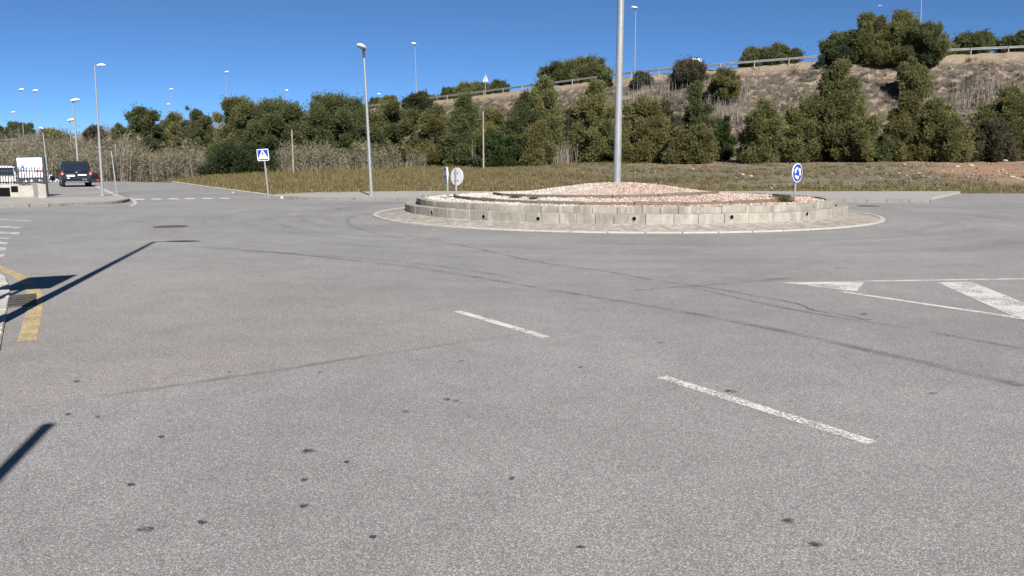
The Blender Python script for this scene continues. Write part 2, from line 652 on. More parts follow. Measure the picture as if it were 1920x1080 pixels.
M['steel'] = None
k = NT("galvanised_steel", .42, .5)
f = k.noise(3, 5, k.pos((4, 4, 1)), .65); g = k.vor(35, out="Color")
c = k.mix(.3, k.ramp(f, [(.3, (.23, .24, .245)), (.7, (.34, .35, .355))]), k.ramp(k.xyz(g, 0), [(0, (.22, .23, .24)), (1, (.42, .43, .44))]))
st_ = k.noise(1.5, 5, k.pos((6, 6, .35)), .7)
c = k.mix(k.ramp(st_, [(.55, 0.0), (.75, .5)]), c, (.16, .15, .13))
M['steel'] = k.done(c, None, .35)
M['rail'] = plain("weathered_rail_steel", (.21, .21, .21), .6, .4, .35, .2, 2)
M['lampwhite'] = plain("pale_lamp_housing", (.72, .72, .70), .35, .5)
M['lampdark'] = plain("dark_lamp_bracket", (.035, .037, .045), .5, .4)
k = NT("lamp_glass", .15, .5); M['lampglass'] = k.done((.30, .30, .29))
M['wood'] = None
k = NT("sleeper_wood", .9, .15)
f = k.noise(3, 6, k.pos((2, 2, 14)), .7)
c = k.mix(1, k.ramp(k.island(), [(0, (.055, .044, .034)), (.5, (.10, .082, .064)), (1, (.17, .145, .115))]), k.ramp(f, [(.3, .6), (.7, 1.25)]), 'MULTIPLY')
k.bump(f, .5, .01)
M['wood'] = k.done(c)
k = NT("pole_wood", .9, .15)
f = k.noise(2, 6, k.pos((9, 9, .7)), .7)
M['polewood'] = k.done(k.ramp(f, [(.3, (.17, .145, .115)), (.7, (.34, .30, .25))]))
M['signblue'] = plain("sign_blue", (.012, .045, .30), .4, .5, 0, .06)
M['signwhite'] = plain("sign_white", (.80, .80, .80), .4, .5, 0, .04)
M['signback'] = plain("sign_back_aluminium", (.62, .63, .65), .45, .5, .2, .06)
M['signblack'] = plain("sign_black", (.015, .015, .016), .5, .4)
M['navy'] = plain("navy_car_paint", (.006, .008, .020), .28, .6, .1, .1, 1.5)
M['whitecar'] = plain("white_car_paint", (.74, .74, .73), .3, .6, 0, .03)
M['blackcar'] = plain("black_car_paint", (.010, .010, .013), .3, .6)
k = NT("tinted_glass", .08, .6); M['glass'] = k.done((.012, .017, .028))
k = NT("red_lamp", .25, .6); M['redlamp'] = k.done((.34, .012, .014))
k = NT("clear_lamp", .2, .6); M['clearlamp'] = k.done((.7, .7, .72))
M['rubber'] = plain("rubber", (.018, .018, .019), .8, .3)
M['plastic'] = plain("black_plastic", (.022, .022, .026), .6, .4)
M['rim'] = plain("wheel_rim", (.35, .35, .37), .4, .5, .7)
M['plate'] = plain("number_plate_white", (.78, .78, .76), .4, .4, 0, .03)
M['chrome'] = plain("chrome_trim", (.6, .6, .62), .2, .6, .9)
M['fence'] = plain("dark_fence_paint", (.045, .05, .062), .45, .4, .2)
M['signboard'] = plain("white_sign_panel", (.82, .83, .85), .35, .5, 0, .02)
M['signframe'] = plain("dark_sign_frame", (.05, .055, .068), .5, .4)
M['printblue'] = plain("print_blue", (.10, .22, .42), .5, .3)
M['printred'] = plain("print_red", (.55, .12, .10), .5, .3)
M['printgrey'] = plain("print_grey", (.30, .31, .33), .5, .3)
k = NT("rusty_iron", .8, .3)
f = k.noise(25, 4)
M['iron'] = k.done(k.ramp(f, [(.3, (.045, .043, .041)), (.7, (.11, .10, .09))]), None, .3)
M['pit'] = plain("dark_pit", (.006, .006, .006), .95, .1)  # near-black stands in for the shade inside holes and the drain
k = NT("pale_rock", .9, .2)
M['rock'] = k.done(k.ramp(k.noise(3, 5, k.pos(obj=True)), [(.3, (.24, .205, .165)), (.7, (.44, .40, .34))]))
M['bark'] = plain("pine_bark", (.10, .075, .055), .95, .15, 0, .35, 12)
M['cable'] = plain("black_cable", (.02, .02, .022), .7, .2)

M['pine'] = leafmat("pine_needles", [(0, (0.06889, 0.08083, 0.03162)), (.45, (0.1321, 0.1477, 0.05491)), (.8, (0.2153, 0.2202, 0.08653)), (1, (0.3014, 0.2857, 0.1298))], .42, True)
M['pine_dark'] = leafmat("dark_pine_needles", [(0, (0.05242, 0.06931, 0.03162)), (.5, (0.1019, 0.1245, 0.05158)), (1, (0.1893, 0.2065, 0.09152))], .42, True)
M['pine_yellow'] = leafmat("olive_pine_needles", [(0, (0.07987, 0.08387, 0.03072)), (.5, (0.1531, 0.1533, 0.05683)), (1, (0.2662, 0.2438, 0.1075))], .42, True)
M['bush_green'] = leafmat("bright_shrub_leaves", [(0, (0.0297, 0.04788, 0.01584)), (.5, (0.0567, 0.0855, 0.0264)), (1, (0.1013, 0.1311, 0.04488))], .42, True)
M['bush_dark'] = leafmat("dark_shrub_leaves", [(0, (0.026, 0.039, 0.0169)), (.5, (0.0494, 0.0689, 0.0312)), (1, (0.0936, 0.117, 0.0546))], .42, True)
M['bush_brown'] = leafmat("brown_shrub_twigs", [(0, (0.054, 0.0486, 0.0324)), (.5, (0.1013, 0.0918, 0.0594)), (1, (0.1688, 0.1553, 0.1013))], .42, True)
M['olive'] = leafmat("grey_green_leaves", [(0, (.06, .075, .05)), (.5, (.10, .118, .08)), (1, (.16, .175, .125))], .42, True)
M['reed'] = leafmat("cane_blades", [(0, (0.06793, 0.07233, 0.03468)), (.4, (0.1318, 0.1297, 0.07096)), (.75, (0.2158, 0.1926, 0.129)), (1, (0.3197, 0.2831, 0.2056))], .3)
M['drystem'] = leafmat("dry_grey_stems", [(0, (0.1164, 0.09832, 0.08194)), (.5, (0.1923, 0.1656, 0.142)), (1, (0.3036, 0.2743, 0.2403))], .15)
M['scrub'] = leafmat("grey_heath_twigs", [(0, (.040, .033, .028)), (.5, (.080, .068, .056)), (.85, (.13, .108, .088)), (1, (.085, .085, .045))], .15)
M['grass'] = leafmat("rough_grass_blades", [(0, (0.04851, 0.04934, 0.019)), (.35, (0.1007, 0.08751, 0.0342)), (.7, (0.1586, 0.1285, 0.0589)), (.95, (0.2425, 0.1955, 0.1187)), (1, (0.3172, 0.2514, 0.0665))], .3)
k = NT("rubble_bits", .9, .2)
M['rubble'] = k.done(k.ramp(k.island(), [(0, (.09, .075, .058)), (.6, (.16, .14, .112)), (.93, (.24, .215, .18)), (1, (.40, .37, .33))]))
M['weed'] = leafmat("weed_leaves", [(0, (0.0425, 0.044, 0.017)), (.5, (0.085, 0.08, 0.034)), (1, (0.17, 0.136, 0.0765))], .2)

# ------------------------------------------------------------------ the ground
xs = np.unique(np.concatenate([np.linspace(-1500, -300, 14), np.linspace(-300, -140, 33), np.arange(-140, 120, 1.1), np.linspace(120, 300, 37), np.linspace(300, 1500, 14)]))
ys = np.unique(np.concatenate([np.linspace(-300, 30, 23), np.arange(30, 215, 1.0), np.linspace(215, 420, 42), np.linspace(420, 1900, 16)]))
X, Y = np.meshgrid(xs, ys)
Z = terrain(X, Y)
road_zone = (Y < 45.3) & (X > -9 - 0)
Z = np.where((Y < 45.8) | ((X < -8 - (Y - 37) * .58) & (Y < 76) & (X > -70)), Z - .07, Z)
nx_, ny_ = len(xs), len(ys)
V = np.stack([X.ravel(), Y.ravel(), Z.ravel()], 1)
i = np.arange(nx_ * ny_).reshape(ny_, nx_)
Q = np.stack([i[:-1, :-1].ravel(), i[:-1, 1:].ravel(), i[1:, 1:].ravel(), i[1:, :-1].ravel()], 1)
BT, SD = bank_t(V[:, 0], V[:, 1])
redw = np.zeros(len(V))
RED = []
for px, py, rx, ry, a_ in ((1420, 303, 9, 4, .8), (1300, 308, 7, 4, .6), (1520, 302, 6, 4, .55), (1150, 315, 7, 3, .45), (1850, 306, 9, 8, .9), (1910, 322, 8, 7, .95), (1780, 303, 6, 4, .5), (1600, 296, 7, 3, .45), (1890, 335, 6, 4, .55)):
    h_ = hit(px, py, 44)
    if h_: RED.append((h_[0], h_[1], rx, ry, a_))


def red_at(x, y):
    v = np.zeros(np.shape(x))
    for a_, b_, rx, ry, k_ in RED:
        v = np.maximum(v, k_ * np.exp(-((x - a_) / rx) ** 2 - ((y - b_) / (ry * 1.8)) ** 2))
    return v


redw = red_at(V[:, 0], V[:, 1])
rub = sm((V[:, 0] + 4) / 12) * sm((V[:, 1] - 49) / 4)
ground = tris("ground", V, Q, M['soil'], None, {"bank": BT, "red": redw, "rubble": rub})
ground.data.shade_smooth()
ground["kind"] = 'structure'

# asphalt: one sheet for the whole junction
road_poly = [(-300, -300), (300, -300), (300, 44.6), (23.5, 44.6), (17.9, 40), (-10.2, 39.0), (-29.6, 71), (-36.5, 76), (-300, 76)]
ngon("road", road_poly, 0.0, M['asphalt'])
# paved drive and yard behind the fence, falling away past its crest
yard_x = np.linspace(-64, 0, 65); yard_y = np.linspace(36.2, 92, 57)
ux = np.linspace(0, 1, 41)
rows = []
for yv in yard_y:
    xr = -17.0 - (min(yv, 74) - 35.3) * .575
    rows.append([(-70 + (xr + 70) * t, yv) for t in ux])
YV = np.array(rows).reshape(-1, 2)
YZ = np.where(YV[:, 1] < 70, .012, 0) + np.where(YV[:, 1] >= 70, field_z(YV[:, 0], YV[:, 1]) + .012, 0) + np.where(YV[:, 1] < 70, field_z(YV[:, 0], YV[:, 1]), 0)
i = np.arange(len(YV)).reshape(len(yard_y), 41)
Q = np.stack([i[:-1, :-1].ravel(), i[:-1, 1:].ravel(), i[1:, 1:].ravel(), i[1:, :-1].ravel()], 1)
o = tris("driveway", np.column_stack([YV, YZ]), Q, M['lot'])
o["kind"] = 'structure'


def kerbed(name, poly, z, kerb_from, kerb_to, width=.16):
    """a raised pavement slab, with its kerb stones along part of its outline"""
    mb = MB(); mb.prism(poly, -.05, z)
    o = mb.build(name, M['pave']); o["kind"] = 'structure'
    return o


def ribbon(pts, wd):
    pts = [Vector(p) for p in pts]
    L = []; Rr = []
    for k, p in enumerate(pts):
        d = (pts[min(k + 1, len(pts) - 1)] - pts[max(k - 1, 0)]).normalized()
        n = Vector((-d.y, d.x))
        L.append(p + n * wd / 2); Rr.append(p - n * wd / 2)
    return L, Rr


def kerb_run(name, pts, wd, z0, z1, m=None, stone=1.0):
    """kerb stones laid end to end along a line, with open joints"""
    P = [Vector(p) for p in pts]
    mb = MB()
    for a, b in zip(P[:-1], P[1:]):
        L = (b - a).length
        n = max(1, round(L / stone))
        d = (b - a) / n
        nrm = Vector((-d.y, d.x)).normalized() * wd / 2
        for k in range(n):
            p = a + d * (k + .006); q = a + d * (k + .994)
            mb.prism([p + nrm, p - nrm, q - nrm, q + nrm], z0, z1 + random.uniform(-.006, .006))
    o = mb.build(name, m or M['kerb'], bevel=.012, seg=1)
    o["kind"] = 'structure'
    return o


def smooth_line(pts, n=8):
    """Catmull-Rom through points"""
    P = [Vector(p) for p in pts]
    P = [P[0] * 2 - P[1]] + P + [P[-1] * 2 - P[-2]]
    res = []
    for k in range(1, len(P) - 2):
        for j in range(n):
            t = j / n
            a, b, c_, d = P[k - 1], P[k], P[k + 1], P[k + 2]
            res.append(.5 * ((2 * b) + (c_ - a) * t + (2 * a - 5 * b + 4 * c_ - d) * t * t + (3 * b - a - 3 * c_ + d) * t ** 3))
    res.append(P[-2])
    return res


# far pavement, with its front kerb following the roundabout
front = smooth_line([(-10.6, 37.6), (-8.6, 36.4), (-4, 35.6), (2, 35.2), (9, 34.6), (17.7, 34.2)], 5)
edge_end = [(19.0, 36.4), (25.0, 44.9)]
back = [(xq, 45.0 + random.uniform(-.35, .25)) for xq in np.arange(24, -6, -.6)] + [(-6, 45.1), (-10.5, 43.6), (-11.8, 40.2)]
kerbed("far_pavement", [tuple(p) for p in front] + edge_end + back, .12, 0, 0)
kerb_run("far_kerb", [(p[0], p[1] - .09) for p in front] + [(17.75, 34.12)], .18, -.04, .135, mat_concrete("weathered_kerb", (.20, .195, .18), 1, .25))
# kerb up the side of the side road
kerb_run("side_road_kerb", [(-10.75, 37.75), (-20, 53.5), (-29.7, 70.6)], .22, -.04, .13)
# pavement by the fence
fl = smooth_line([(-60, 28.2), (-32, 28.9), (-19.4, 30.2), (-17.2, 31.6), (-16.35, 33.1), (-16.8, 35.2)], 5)
kerbed("fence_pavement", [tuple(p) for p in fl] + [(-17.6, 36.7), (-18.2, 37.3), (-21.4, 36.9), (-23, 37.8), (-60, 38.2)], .10, 0, 0)
kerb_run("fence_kerb", [(p[0] + .03, p[1] - .09) for p in fl], .18, -.04, .115, mat_concrete("shade_dark_kerb", (.20, .19, .175), 1, .25))  # kerb colour darkened to stand for the shade on its face
kerb_run("drive_edge_kerb", [(-17.75, 36.9), (-34.6, 66.2)], .28, -.04, .035, stone=2.0)
# pavement in the near corner, where the photographer stands
near = smooth_line([(2.2, -3.6), (-.6, .15)] + [(q[0] - .10, q[1]) for q in (G(0, 680), G(10, 620), G(18, 575), G(22, 548), G(16, 530), G(0, 514))] + [(-9.7, 13.6), (-14, 16), (-30, 21)], 4)
kerbed("near_pavement", [tuple(p) for p in near] + [(-40, 18), (-40, -30), (2.3, -30)], .016, 0, 0)
kerb_run("near_kerb", [tuple(p) for p in near], .14, -.04, .022, stone=.5)

# ------------------------------------------------------------------ markings
def flat(name, polys, z, m):
    mb = MB()
    for p in polys:
        mb.add([(q[0], q[1], z) for q in p], [tuple(range(len(p)))])
    me = bpy.data.meshes.new(name)
    me.from_pydata(mb.v, [], mb.f)
    bm = bmesh.new(); bm.from_mesh(me)
    for f in bm.faces:
        f.normal_update()
        if f.normal.z < 0:
            f.normal_flip()
    bm.to_mesh(me); bm.free()
    o = link(name, me, m); o["kind"] = 'structure'
    return o


def strip_polys(pts, wd):
    L, Rr = ribbon(pts, wd)
    return [(Rr[k], Rr[k + 1], L[k + 1], L[k]) for k in range(len(L) - 1)]


ZM = .004
for a, b in (((858, 584), (1025, 633)), ((1240, 707), (1634, 831))):
    flat("lane_dash", strip_polys([G(*a), G(*b)], .105), ZM, M['white'])
tip = G(1462, 530); top_end = Vector(G(1920, 523)); bot_end = Vector(G(1920, 598))
t_dir = (top_end - Vector(tip)); b_dir = (bot_end - Vector(tip))
top_far = Vector(tip) + t_dir * 3; bot_far = Vector(tip) + b_dir * 3
hm = [(tip, G(1622, 528), G(1606, 547))]
hm += [(G(1757, 530), G(1822, 529), G(1990, 596), G(1905, 596))]
hm += strip_polys([Vector(tip) + t_dir * .34, top_far], .11)
hm += strip_polys([Vector(tip) + b_dir * .31, bot_far], .11)
for kx in (1.9, 2.7):
    a = Vector(tip) + t_dir * kx; b = Vector(tip) + b_dir * (kx + .15)
    d = t_dir.normalized() * .9
    hm.append((a, a + d, b + d, b))
flat("hatched_island_marking", hm, ZM, M['white'])
zb = []
for k, (px, py) in enumerate([(60, 414), (40, 427), (36, 438), (19, 447), (14, 456), (11, 467), (8, 479)]):
    p = Vector(G(px, py))
    u = Vector((-.93, .36)) if k < 3 else Vector((-.985, .17))
    v = Vector((-.476, .88)) * (.27 if k not in (0, 3) else .16)
    zb.append((p - v, p + v, p + v + u * 4, p - v + u * 4))
flat("zebra_crossing", zb, ZM, M['faded'])
yl = smooth_line([G(-60, 478), G(0, 503), G(38, 520), G(62, 543), G(66, 570), G(60, 600), G(51, 640)], 5)
flat("kerb_side_line", strip_polys(yl, .155), ZM, M['yellow'])
# give-way dashes across the side road and its edge line
dz = []
for px in (262, 294, 327, 358, 391, 424):
    a = Vector(G(px - 9.5, 374.6 - (px - 262) * .012)); b = Vector(G(px + 9.5, 374.6 - (px - 262) * .012))
    dz.append((a, b, b + Vector((-.5, 1.0)), a + Vector((-.5, 1.0))))
flat("give_way_line", dz, ZM, mat_paint("fresh_road_paint", (.62, .62, .60), .25))
flat("side_road_edge_line", strip_polys([G(540, 372.5), G(440, 357), G(335, 343)], .16) + strip_polys(smooth_line([G(246, 372), G(254, 380), G(246, 386)], 4), .12) + strip_polys([G(212, 386), G(150, 387.5)], .2), ZM, M['white'])
# pale ring round the apron is built with the roundabout

# tyre marks, cracks, stains
marks = [([(375, 464), (560, 478), (700, 493), (860, 515), (1000, 539), (1190, 570), (1380, 604), (1640, 660), (1920, 725)], .12),
         ([(440, 470), (640, 482), (800, 497), (960, 520)], .10),
         ([(690, 400), (655, 410), (660, 424), (720, 441), (820, 455)], .10),
         ([(560, 385), (640, 392), (560, 405), (430, 418)], .12),
         ([(1190, 545), (1330, 535), (1480, 522)], .10),
         ([(1300, 540), (1480, 580), (1700, 616), (1920, 655)], .08)]
for pts, wd in marks:
    flat("tyre_mark", strip_polys(smooth_line([G(*p) for p in pts], 6), wd), .007, M['tyre_mark'])
for pts in ([(760, 440), (890, 466), (1010, 492), (1120, 507), (1230, 526), (1340, 542), (1440, 560), (1500, 571), (1528, 583), (1640, 602)],
            [(380, 462), (520, 473), (640, 487)], [(0, 401), (20, 404)]):
    line = smooth_line([G(*p) for p in pts], 10)
    line = [p + Vector((random.uniform(-.02, .02), random.uniform(-.03, .03))) for p in line]
    flat("road_crack", strip_polys(line, .022), .010, M['crack'])
blobs = []
for px, py, r_ in [(143, 717, .03), (1366, 735, .035), (1376, 737, .02), (865, 679, .03), (303, 822, .03), (763, 774, .025), (580, 849, .045), (650, 869, .022), (571, 903, .022),
                   (245, 912, .025), (380, 983, .028), (275, 996, .045), (128, 779, .025), (184, 784, .02), (838, 751, .03), (856, 754, .03), (570, 952, .025), (600, 700, .02), (310, 667, .02),
                   (1480, 980, .03), (1090, 1030, .02), (700, 1010, .02), (960, 900, .02), (1240, 644, .04), (430, 700, .02), (1750, 740, .03), (1570, 505, .05), (1620, 590, .05), (1090, 690, .03), (1530, 1025, .03)]:
    cx, cy = G(px, py)
    n = 9
    ph = random.uniform(0, 6)
    blobs.append([(cx + math.cos(2 * math.pi * j / n) * r_ * .75 * random.uniform(.7, 1.5), cy + math.sin(2 * math.pi * j / n) * r_ * .75 * random.uniform(.6, 1.2)) for j in range(n)])
flat("road_stain", blobs, .013, M['stain'])


def manhole(px, py, label):
    x, y = G(px, py)
    t = empty("manhole_cover", (x, y, 0), 0, label, "manhole cover")
    mb = MB(); mb.tube([(0, 0, .0), (0, 0, .009)], .42, 32); mb.build("rim", M['iron'], t)
    mb = MB(); mb.tube([(0, 0, .0), (0, 0, .013)], .34, 32)
    for a in range(-4, 5):
        ww = math.sqrt(.30 ** 2 - (a * .07) ** 2)
        mb.box(-ww, a * .07 - .015, .012, ww, a * .07 + .015, .018)
    mb.build("lid", M['iron'], t)
    return t


manhole(320, 425, "round iron manhole cover in the open road before the side road")
manhole(1628, 386.5, "round iron manhole cover beside the far kerb behind the roundabout")

# storm drain by the near kerb
c0 = Vector(G(31, 565)); dr = (Vector(G(24, 545)) - Vector(G(10, 620))).normalized()
ang = math.atan2(dr.y, dr.x)
t = empty("storm_drain", (c0.x, c0.y, 0), ang, "rusty slotted storm drain grate set against the near kerb", "storm drain")
mb = MB(); mb.box(-.42, -.16, -.02, .42, .16, .006); mb.build("pit", M['pit'], t)
mb = MB(); mb.box(-.46, -.20, .0, .46, -.16, .016).box(-.46, .16, .0, .46, .20, .016).box(-.46, -.16, .0, -.42, .16, .016).box(.42, -.16, .0, .46, .16, .016)
mb.build("frame", M['iron'], t)
mb = MB()
for a in range(5):
    y = -.34 + a * .17
    mb.box(y - .045, -.16, .006, y + .045, .16, .014)
mb.build("grate", M['iron'], t)

# ------------------------------------------------------------------ the roundabout
CX, CY = 3.55, 26.75


def ring_pts(r, n, a0=0, a1=2 * math.pi, cx=CX, cy=CY):
    return [(cx + r * math.cos(a0 + (a1 - a0) * k / n), cy + r * math.sin(a0 + (a1 - a0) * k / n)) for k in range(n + 1)]


def zi(x, y):
    """surface of the gravel mound"""
    r = np.hypot(x - CX, y - CY)
    z = .485 + .50 * np.exp(-(r / 3.2) ** 2) + .02 * np.exp(-((r - 4.6) / .7) ** 2)
    return z + .018 * wob(x * 3, y * 3) + .012 * wob(x * 9 + 2, y * 8)


# sloping paver apron
N = 120
mb = MB()
prof = [(8.0, .012), (7.86, .03), (7.4, .09), (7.0, .15)]
rings = [[(CX + r_ * math.cos(2 * math.pi * k / N), CY + r_ * math.sin(2 * math.pi * k / N), z) for k in range(N)] for r_, z in prof]
for a in range(len(rings) - 1):
    o_ = len(mb.v)
    mb.add(rings[a] + rings[a + 1], [(k, (k + 1) % N, N + (k + 1) % N, N + k) for k in range(N)])
ap = mb.build("roundabout_apron", M['apron']); ap["kind"] = 'structure'
# raised paver ribs radiating over the apron
mb = MB()
for k in range(60):
    a = 2 * math.pi * (k + random.uniform(-.3, .3)) / 60
    Mx = Matrix.Translation((CX, CY, 0)) @ Matrix.Rotation(a, 4, 'Z')
    sk = .18
    for j in range(3):
        r0 = 7.08 + j * .28; r1 = r0 + .26
        p = [Mx @ Vector((r0, -.035 + sk * j * .35, 0)), Mx @ Vector((r1, -.035 + sk * (j + 1) * .35, 0)), Mx @ Vector((r1, .035 + sk * (j + 1) * .35, 0)), Mx @ Vector((r0, .035 + sk * j * .35, 0))]
        zz = [float(np.interp(q_, [7.0, 7.4, 7.86, 8.0], [.15, .09, .03, .012])) for q_ in (r0, r1, r1, r0)]
        mb.add([(q.x, q.y, z + .004) for q, z in zip(p, zz)], [(0, 1, 2, 3)])
rb = mb.build("apron_joint_line", mat_concrete("pale_joint", (.30, .27, .23), 1, .2)); rb["kind"] = 'structure'
# pale edging round it
mb = MB()
for k in range(58):
    a0 = 2 * math.pi * (k + .01) / 58; a1 = 2 * math.pi * (k + .99) / 58; am = (a0 + a1) / 2
    ro, ri = 8.08, 7.93
    mb.prism([(CX + r_ * math.cos(a), CY + r_ * math.sin(a)) for r_, a in ((ro, a0), (ro, am), (ro, a1), (ri, a1), (ri, am), (ri, a0))], -.02, .036 + random.uniform(-.003, .003))
eg = mb.build("apron_edging", mat_concrete("pale_edging", (.38, .365, .335), 1, .2), bevel=.01, seg=1); eg["kind"] = 'structure'


def block_ring(name, r_out, r_in, z0, z1, label, group):
    mb = MB()
    t = empty(name, (CX, CY, z0), 0, label, "wall", group)
    a = 0.0
    tot = 2 * math.pi
    while a < tot - .02:
        wdt = random.choice([.46, .46, .62, .7, .78]) / r_out
        a2 = min(a + wdt, tot)
        g_ = .004 / r_out
        am = (a + a2) / 2
        dr_ = random.uniform(-.008, .008); dz_ = random.uniform(-.01, .01)
        ro, ri = r_out + dr_, r_in + dr_
        tz_ = z1 - z0 + dz_
        mb.prism([(r_ * math.cos(q), r_ * math.sin(q)) for r_, q in ((ro, a + g_), (ro, am), (ro, a2 - g_), (ri, a2 - g_), (ri, am), (ri, a + g_))], 0, tz_)
        a = a2
    mb.build("block_course", M['block'], t, bevel=.012, seg=1)
    return t


wl = block_ring("block_wall", 7.05, 6.74, .12, .382, "lower ring of pale concrete blocks with round weep holes", None)
wu = block_ring("block_wall", 6.68, 6.44, .30, .545, "upper inner ring of concrete blocks holding back the gravel", None)
for px, py in [(810, 398), (907, 406), (1009, 410), (1189, 410), (1372, 407), (1513, 401)]:
    dx, dy, dz_ = ray(px, py)
    A = dx * dx + dy * dy; B = -2 * (dx * CX + dy * CY); Cq = CX * CX + CY * CY - 7.06 ** 2
    tt = (-B - math.sqrt(B * B - 4 * A * Cq)) / (2 * A)
    p = Vector((dx * tt - CX, dy * tt - CY, 1.6 + dz_ * tt - .12))
    n = Vector((p.x, p.y, 0)).normalized()
    h = MB(); h.tube([p - n * .02, p + n * .008], .052, 16)
    ho = h.build("painted_drain_hole", M['pit'], wl)  # proud black disc: the hole's dark inside is painted, not recessed
    h = MB(); h.tube([p - n * .02, p + n * .005], .062, 16)
    h.build("drain_rim", M['kerb'], ho)

# loose slab tipped up on the end of the upper ring
sx, sy, sz_0 = at(793, 384, 26.2)
t = empty("loose_slab", (sx, sy, .40), R(20), "loose pale slab tipped up at the end of the block rings", "slab", rot=(R(8), R(24), R(30)))
mb = MB(); mb.box(-.06, -.16, 0, .06, .16, .24); o = mb.build("slab_body", M['block'], t, bevel=.012, seg=1)
# gravel mound
gx = np.linspace(-6.2, 6.2, 90)
GX, GY = np.meshgrid(gx, gx)
rr = np.hypot(GX, GY)
sc_ = np.minimum(1, 5.98 / np.maximum(np.maximum(np.abs(GX), np.abs(GY)), 1e-6) * 0 + 1)
nr, na = 46, 120
V = []
for a_ in range(nr):
    r_ = 6.47 * a_ / (nr - 1)
    for b_ in range(na):
        th = 2 * math.pi * b_ / na
        V.append((CX + r_ * math.cos(th), CY + r_ * math.sin(th)))
V = np.array(V)
VZ = zi(V[:, 0], V[:, 1])
i = np.arange(nr * na).reshape(nr, na)
ip = np.roll(i, -1, axis=1)
Q = np.stack([i[:-1].ravel(), ip[:-1].ravel(), ip[1:].ravel(), i[1:].ravel()], 1)[na:]
V3 = np.column_stack([V, VZ])
T0 = np.stack([np.full(na, 0), ip[1], i[1]], 1)
me = bpy.data.meshes.new("gravel_mound")
me.from_pydata([tuple(v) for v in V3], [], [tuple(q) for q in Q] + [(int(i[1, 0]) * 0 + int(i[0, 0]), int(a_), int(b_)) for a_, b_ in zip(i[1], ip[1])])
bm = bmesh.new(); bm.from_mesh(me); bmesh.ops.recalc_face_normals(bm, faces=bm.faces)
if sum(f.normal.z for f in bm.faces) < 0:
    bmesh.ops.reverse_faces(bm, faces=bm.faces[:])
bm.to_mesh(me); bm.free()
gm = link("gravel_mound", me, M['gravel'], None, True); gm["kind"] = 'structure'
# loose pebbles on it
n = 26000
r_ = 6.38 * np.sqrt(rng.random(n)); th = rng.random(n) * 2 * np.pi
px_ = CX + r_ * np.cos(th); py_ = CY + r_ * np.sin(th); pz_ = zi(px_, py_)
oct_v = np.array([(1, 0, 0), (0, 1, 0), (-1, 0, 0), (0, -1, 0), (0, 0, .8), (0, 0, -.8)], float)
oct_f = np.array([(0, 1, 4), (1, 2, 4), (2, 3, 4), (3, 0, 4), (1, 0, 5), (2, 1, 5), (3, 2, 5), (0, 3, 5)])
szs = rng.uniform(.012, .034, n)
rot = rng.random(n) * 6.28
jit = rng.uniform(.6, 1.3, (n, 6, 3))
ov = oct_v[None] * jit
xr_ = ov[..., 0] * np.cos(rot)[:, None] - ov[..., 1] * np.sin(rot)[:, None]
yr_ = ov[..., 0] * np.sin(rot)[:, None] + ov[..., 1] * np.cos(rot)[:, None]
PV = np.stack([px_[:, None] + xr_ * szs[:, None], py_[:, None] + yr_ * szs[:, None], pz_[:, None] + ov[..., 2] * szs[:, None] + szs[:, None] * .3], -1).reshape(-1, 3)
PT = (oct_f[None] + (np.arange(n) * 6)[:, None, None]).reshape(-1, 3)
o = tris("gravel_pebbles", PV, PT, M['pebble']); o["kind"] = 'stuff'
tag(o, "loose pink and white pebbles covering the roundabout mound", "gravel")


# timber edging in two curves
def edging(pts, label, h=.13, thick=.10, rise=None):
    P = [Vector(p) for p in pts]
    t = empty("timber_edging", (P[0].x, P[0].y, 0), 0, label, "edging", "timber edgings on the roundabout mound")
    org = Vector((P[0].x, P[0].y, 0))
    for a, b in zip(P[:-1], P[1:]):
        d = (b - a).normalized()
        nrm = Vector((-d.y, d.x)) * thick / 2
        a2 = a + d * .006; b2 = b - d * .006
        za = float(zi(np.array([a.x]), np.array([a.y]))[0]); zb_ = float(zi(np.array([b.x]), np.array([b.y]))[0])
        up = random.uniform(.0, .02)
        tp = [(a2 + nrm, za), (a2 - nrm, za), (b2 - nrm, zb_), (b2 + nrm, zb_)]
        vs = [(p.x - org.x, p.y - org.y, z - .12) for p, z in tp] + [(p.x - org.x, p.y - org.y, z + h + up) for p, z in tp]
        mb = MB(); mb.add(vs, [(3, 2, 1, 0), (4, 5, 6, 7), (0, 1, 5, 4), (1, 2, 6, 5), (2, 3, 7, 6), (3, 0, 4, 7)])
        mb.build("sleeper", M['wood'], t, bevel=.008, seg=1)
    return t


edging(ring_pts(5.45, 13, R(180), R(368)), "long weathered timber edging just inside the upper block ring", .085)
edging(ring_pts(3.7, 8, R(182), R(352), 3.1, 27.0), "short curved timber edging round the pink top of the mound", .085)

# the tall pole in its middle
base_z = float(zi(np.array([CX]), np.array([CY]))[0])
bx, by, _ = at(1157, 343, CY)
t = empty("tall_mast", (bx, by, base_z - .05), 0, "thick galvanised lighting mast rising from the gravel mound out of view", "mast")
mb = MB(); mb.tube([(0, 0, 0), (0, 0, 4), (0.02, 0, 9), (.04, 0, 14)], [.125, .115, .1, .085], 24); mb.build("shaft", M['steel'], t, smooth=True)
mb = MB(); mb.tube([(0, 0, .0), (0, 0, .06)], .24, 24); mb.build("base_plate", M['steel'], t, smooth=True)
mb = MB()
for a in range(3):
    q = a * 2.09
    mb.tube([(.04, 0, 13.9), (.04 + .6 * math.cos(q), .6 * math.sin(q), 14.0)], .03, 8)
mb.build("bracket", M['steel'], t)
for a in range(3):
    q = a * 2.09
    mb = MB(); mb.box(-.25, -.15, -.08, .25, .15, .08, Matrix.Translation((.04 + .8 * math.cos(q), .8 * math.sin(q), 14)) @ Matrix.Rotation(q, 4, 'Z'))
    mb.build("floodlight", M['lampwhite'], t, bevel=.03)


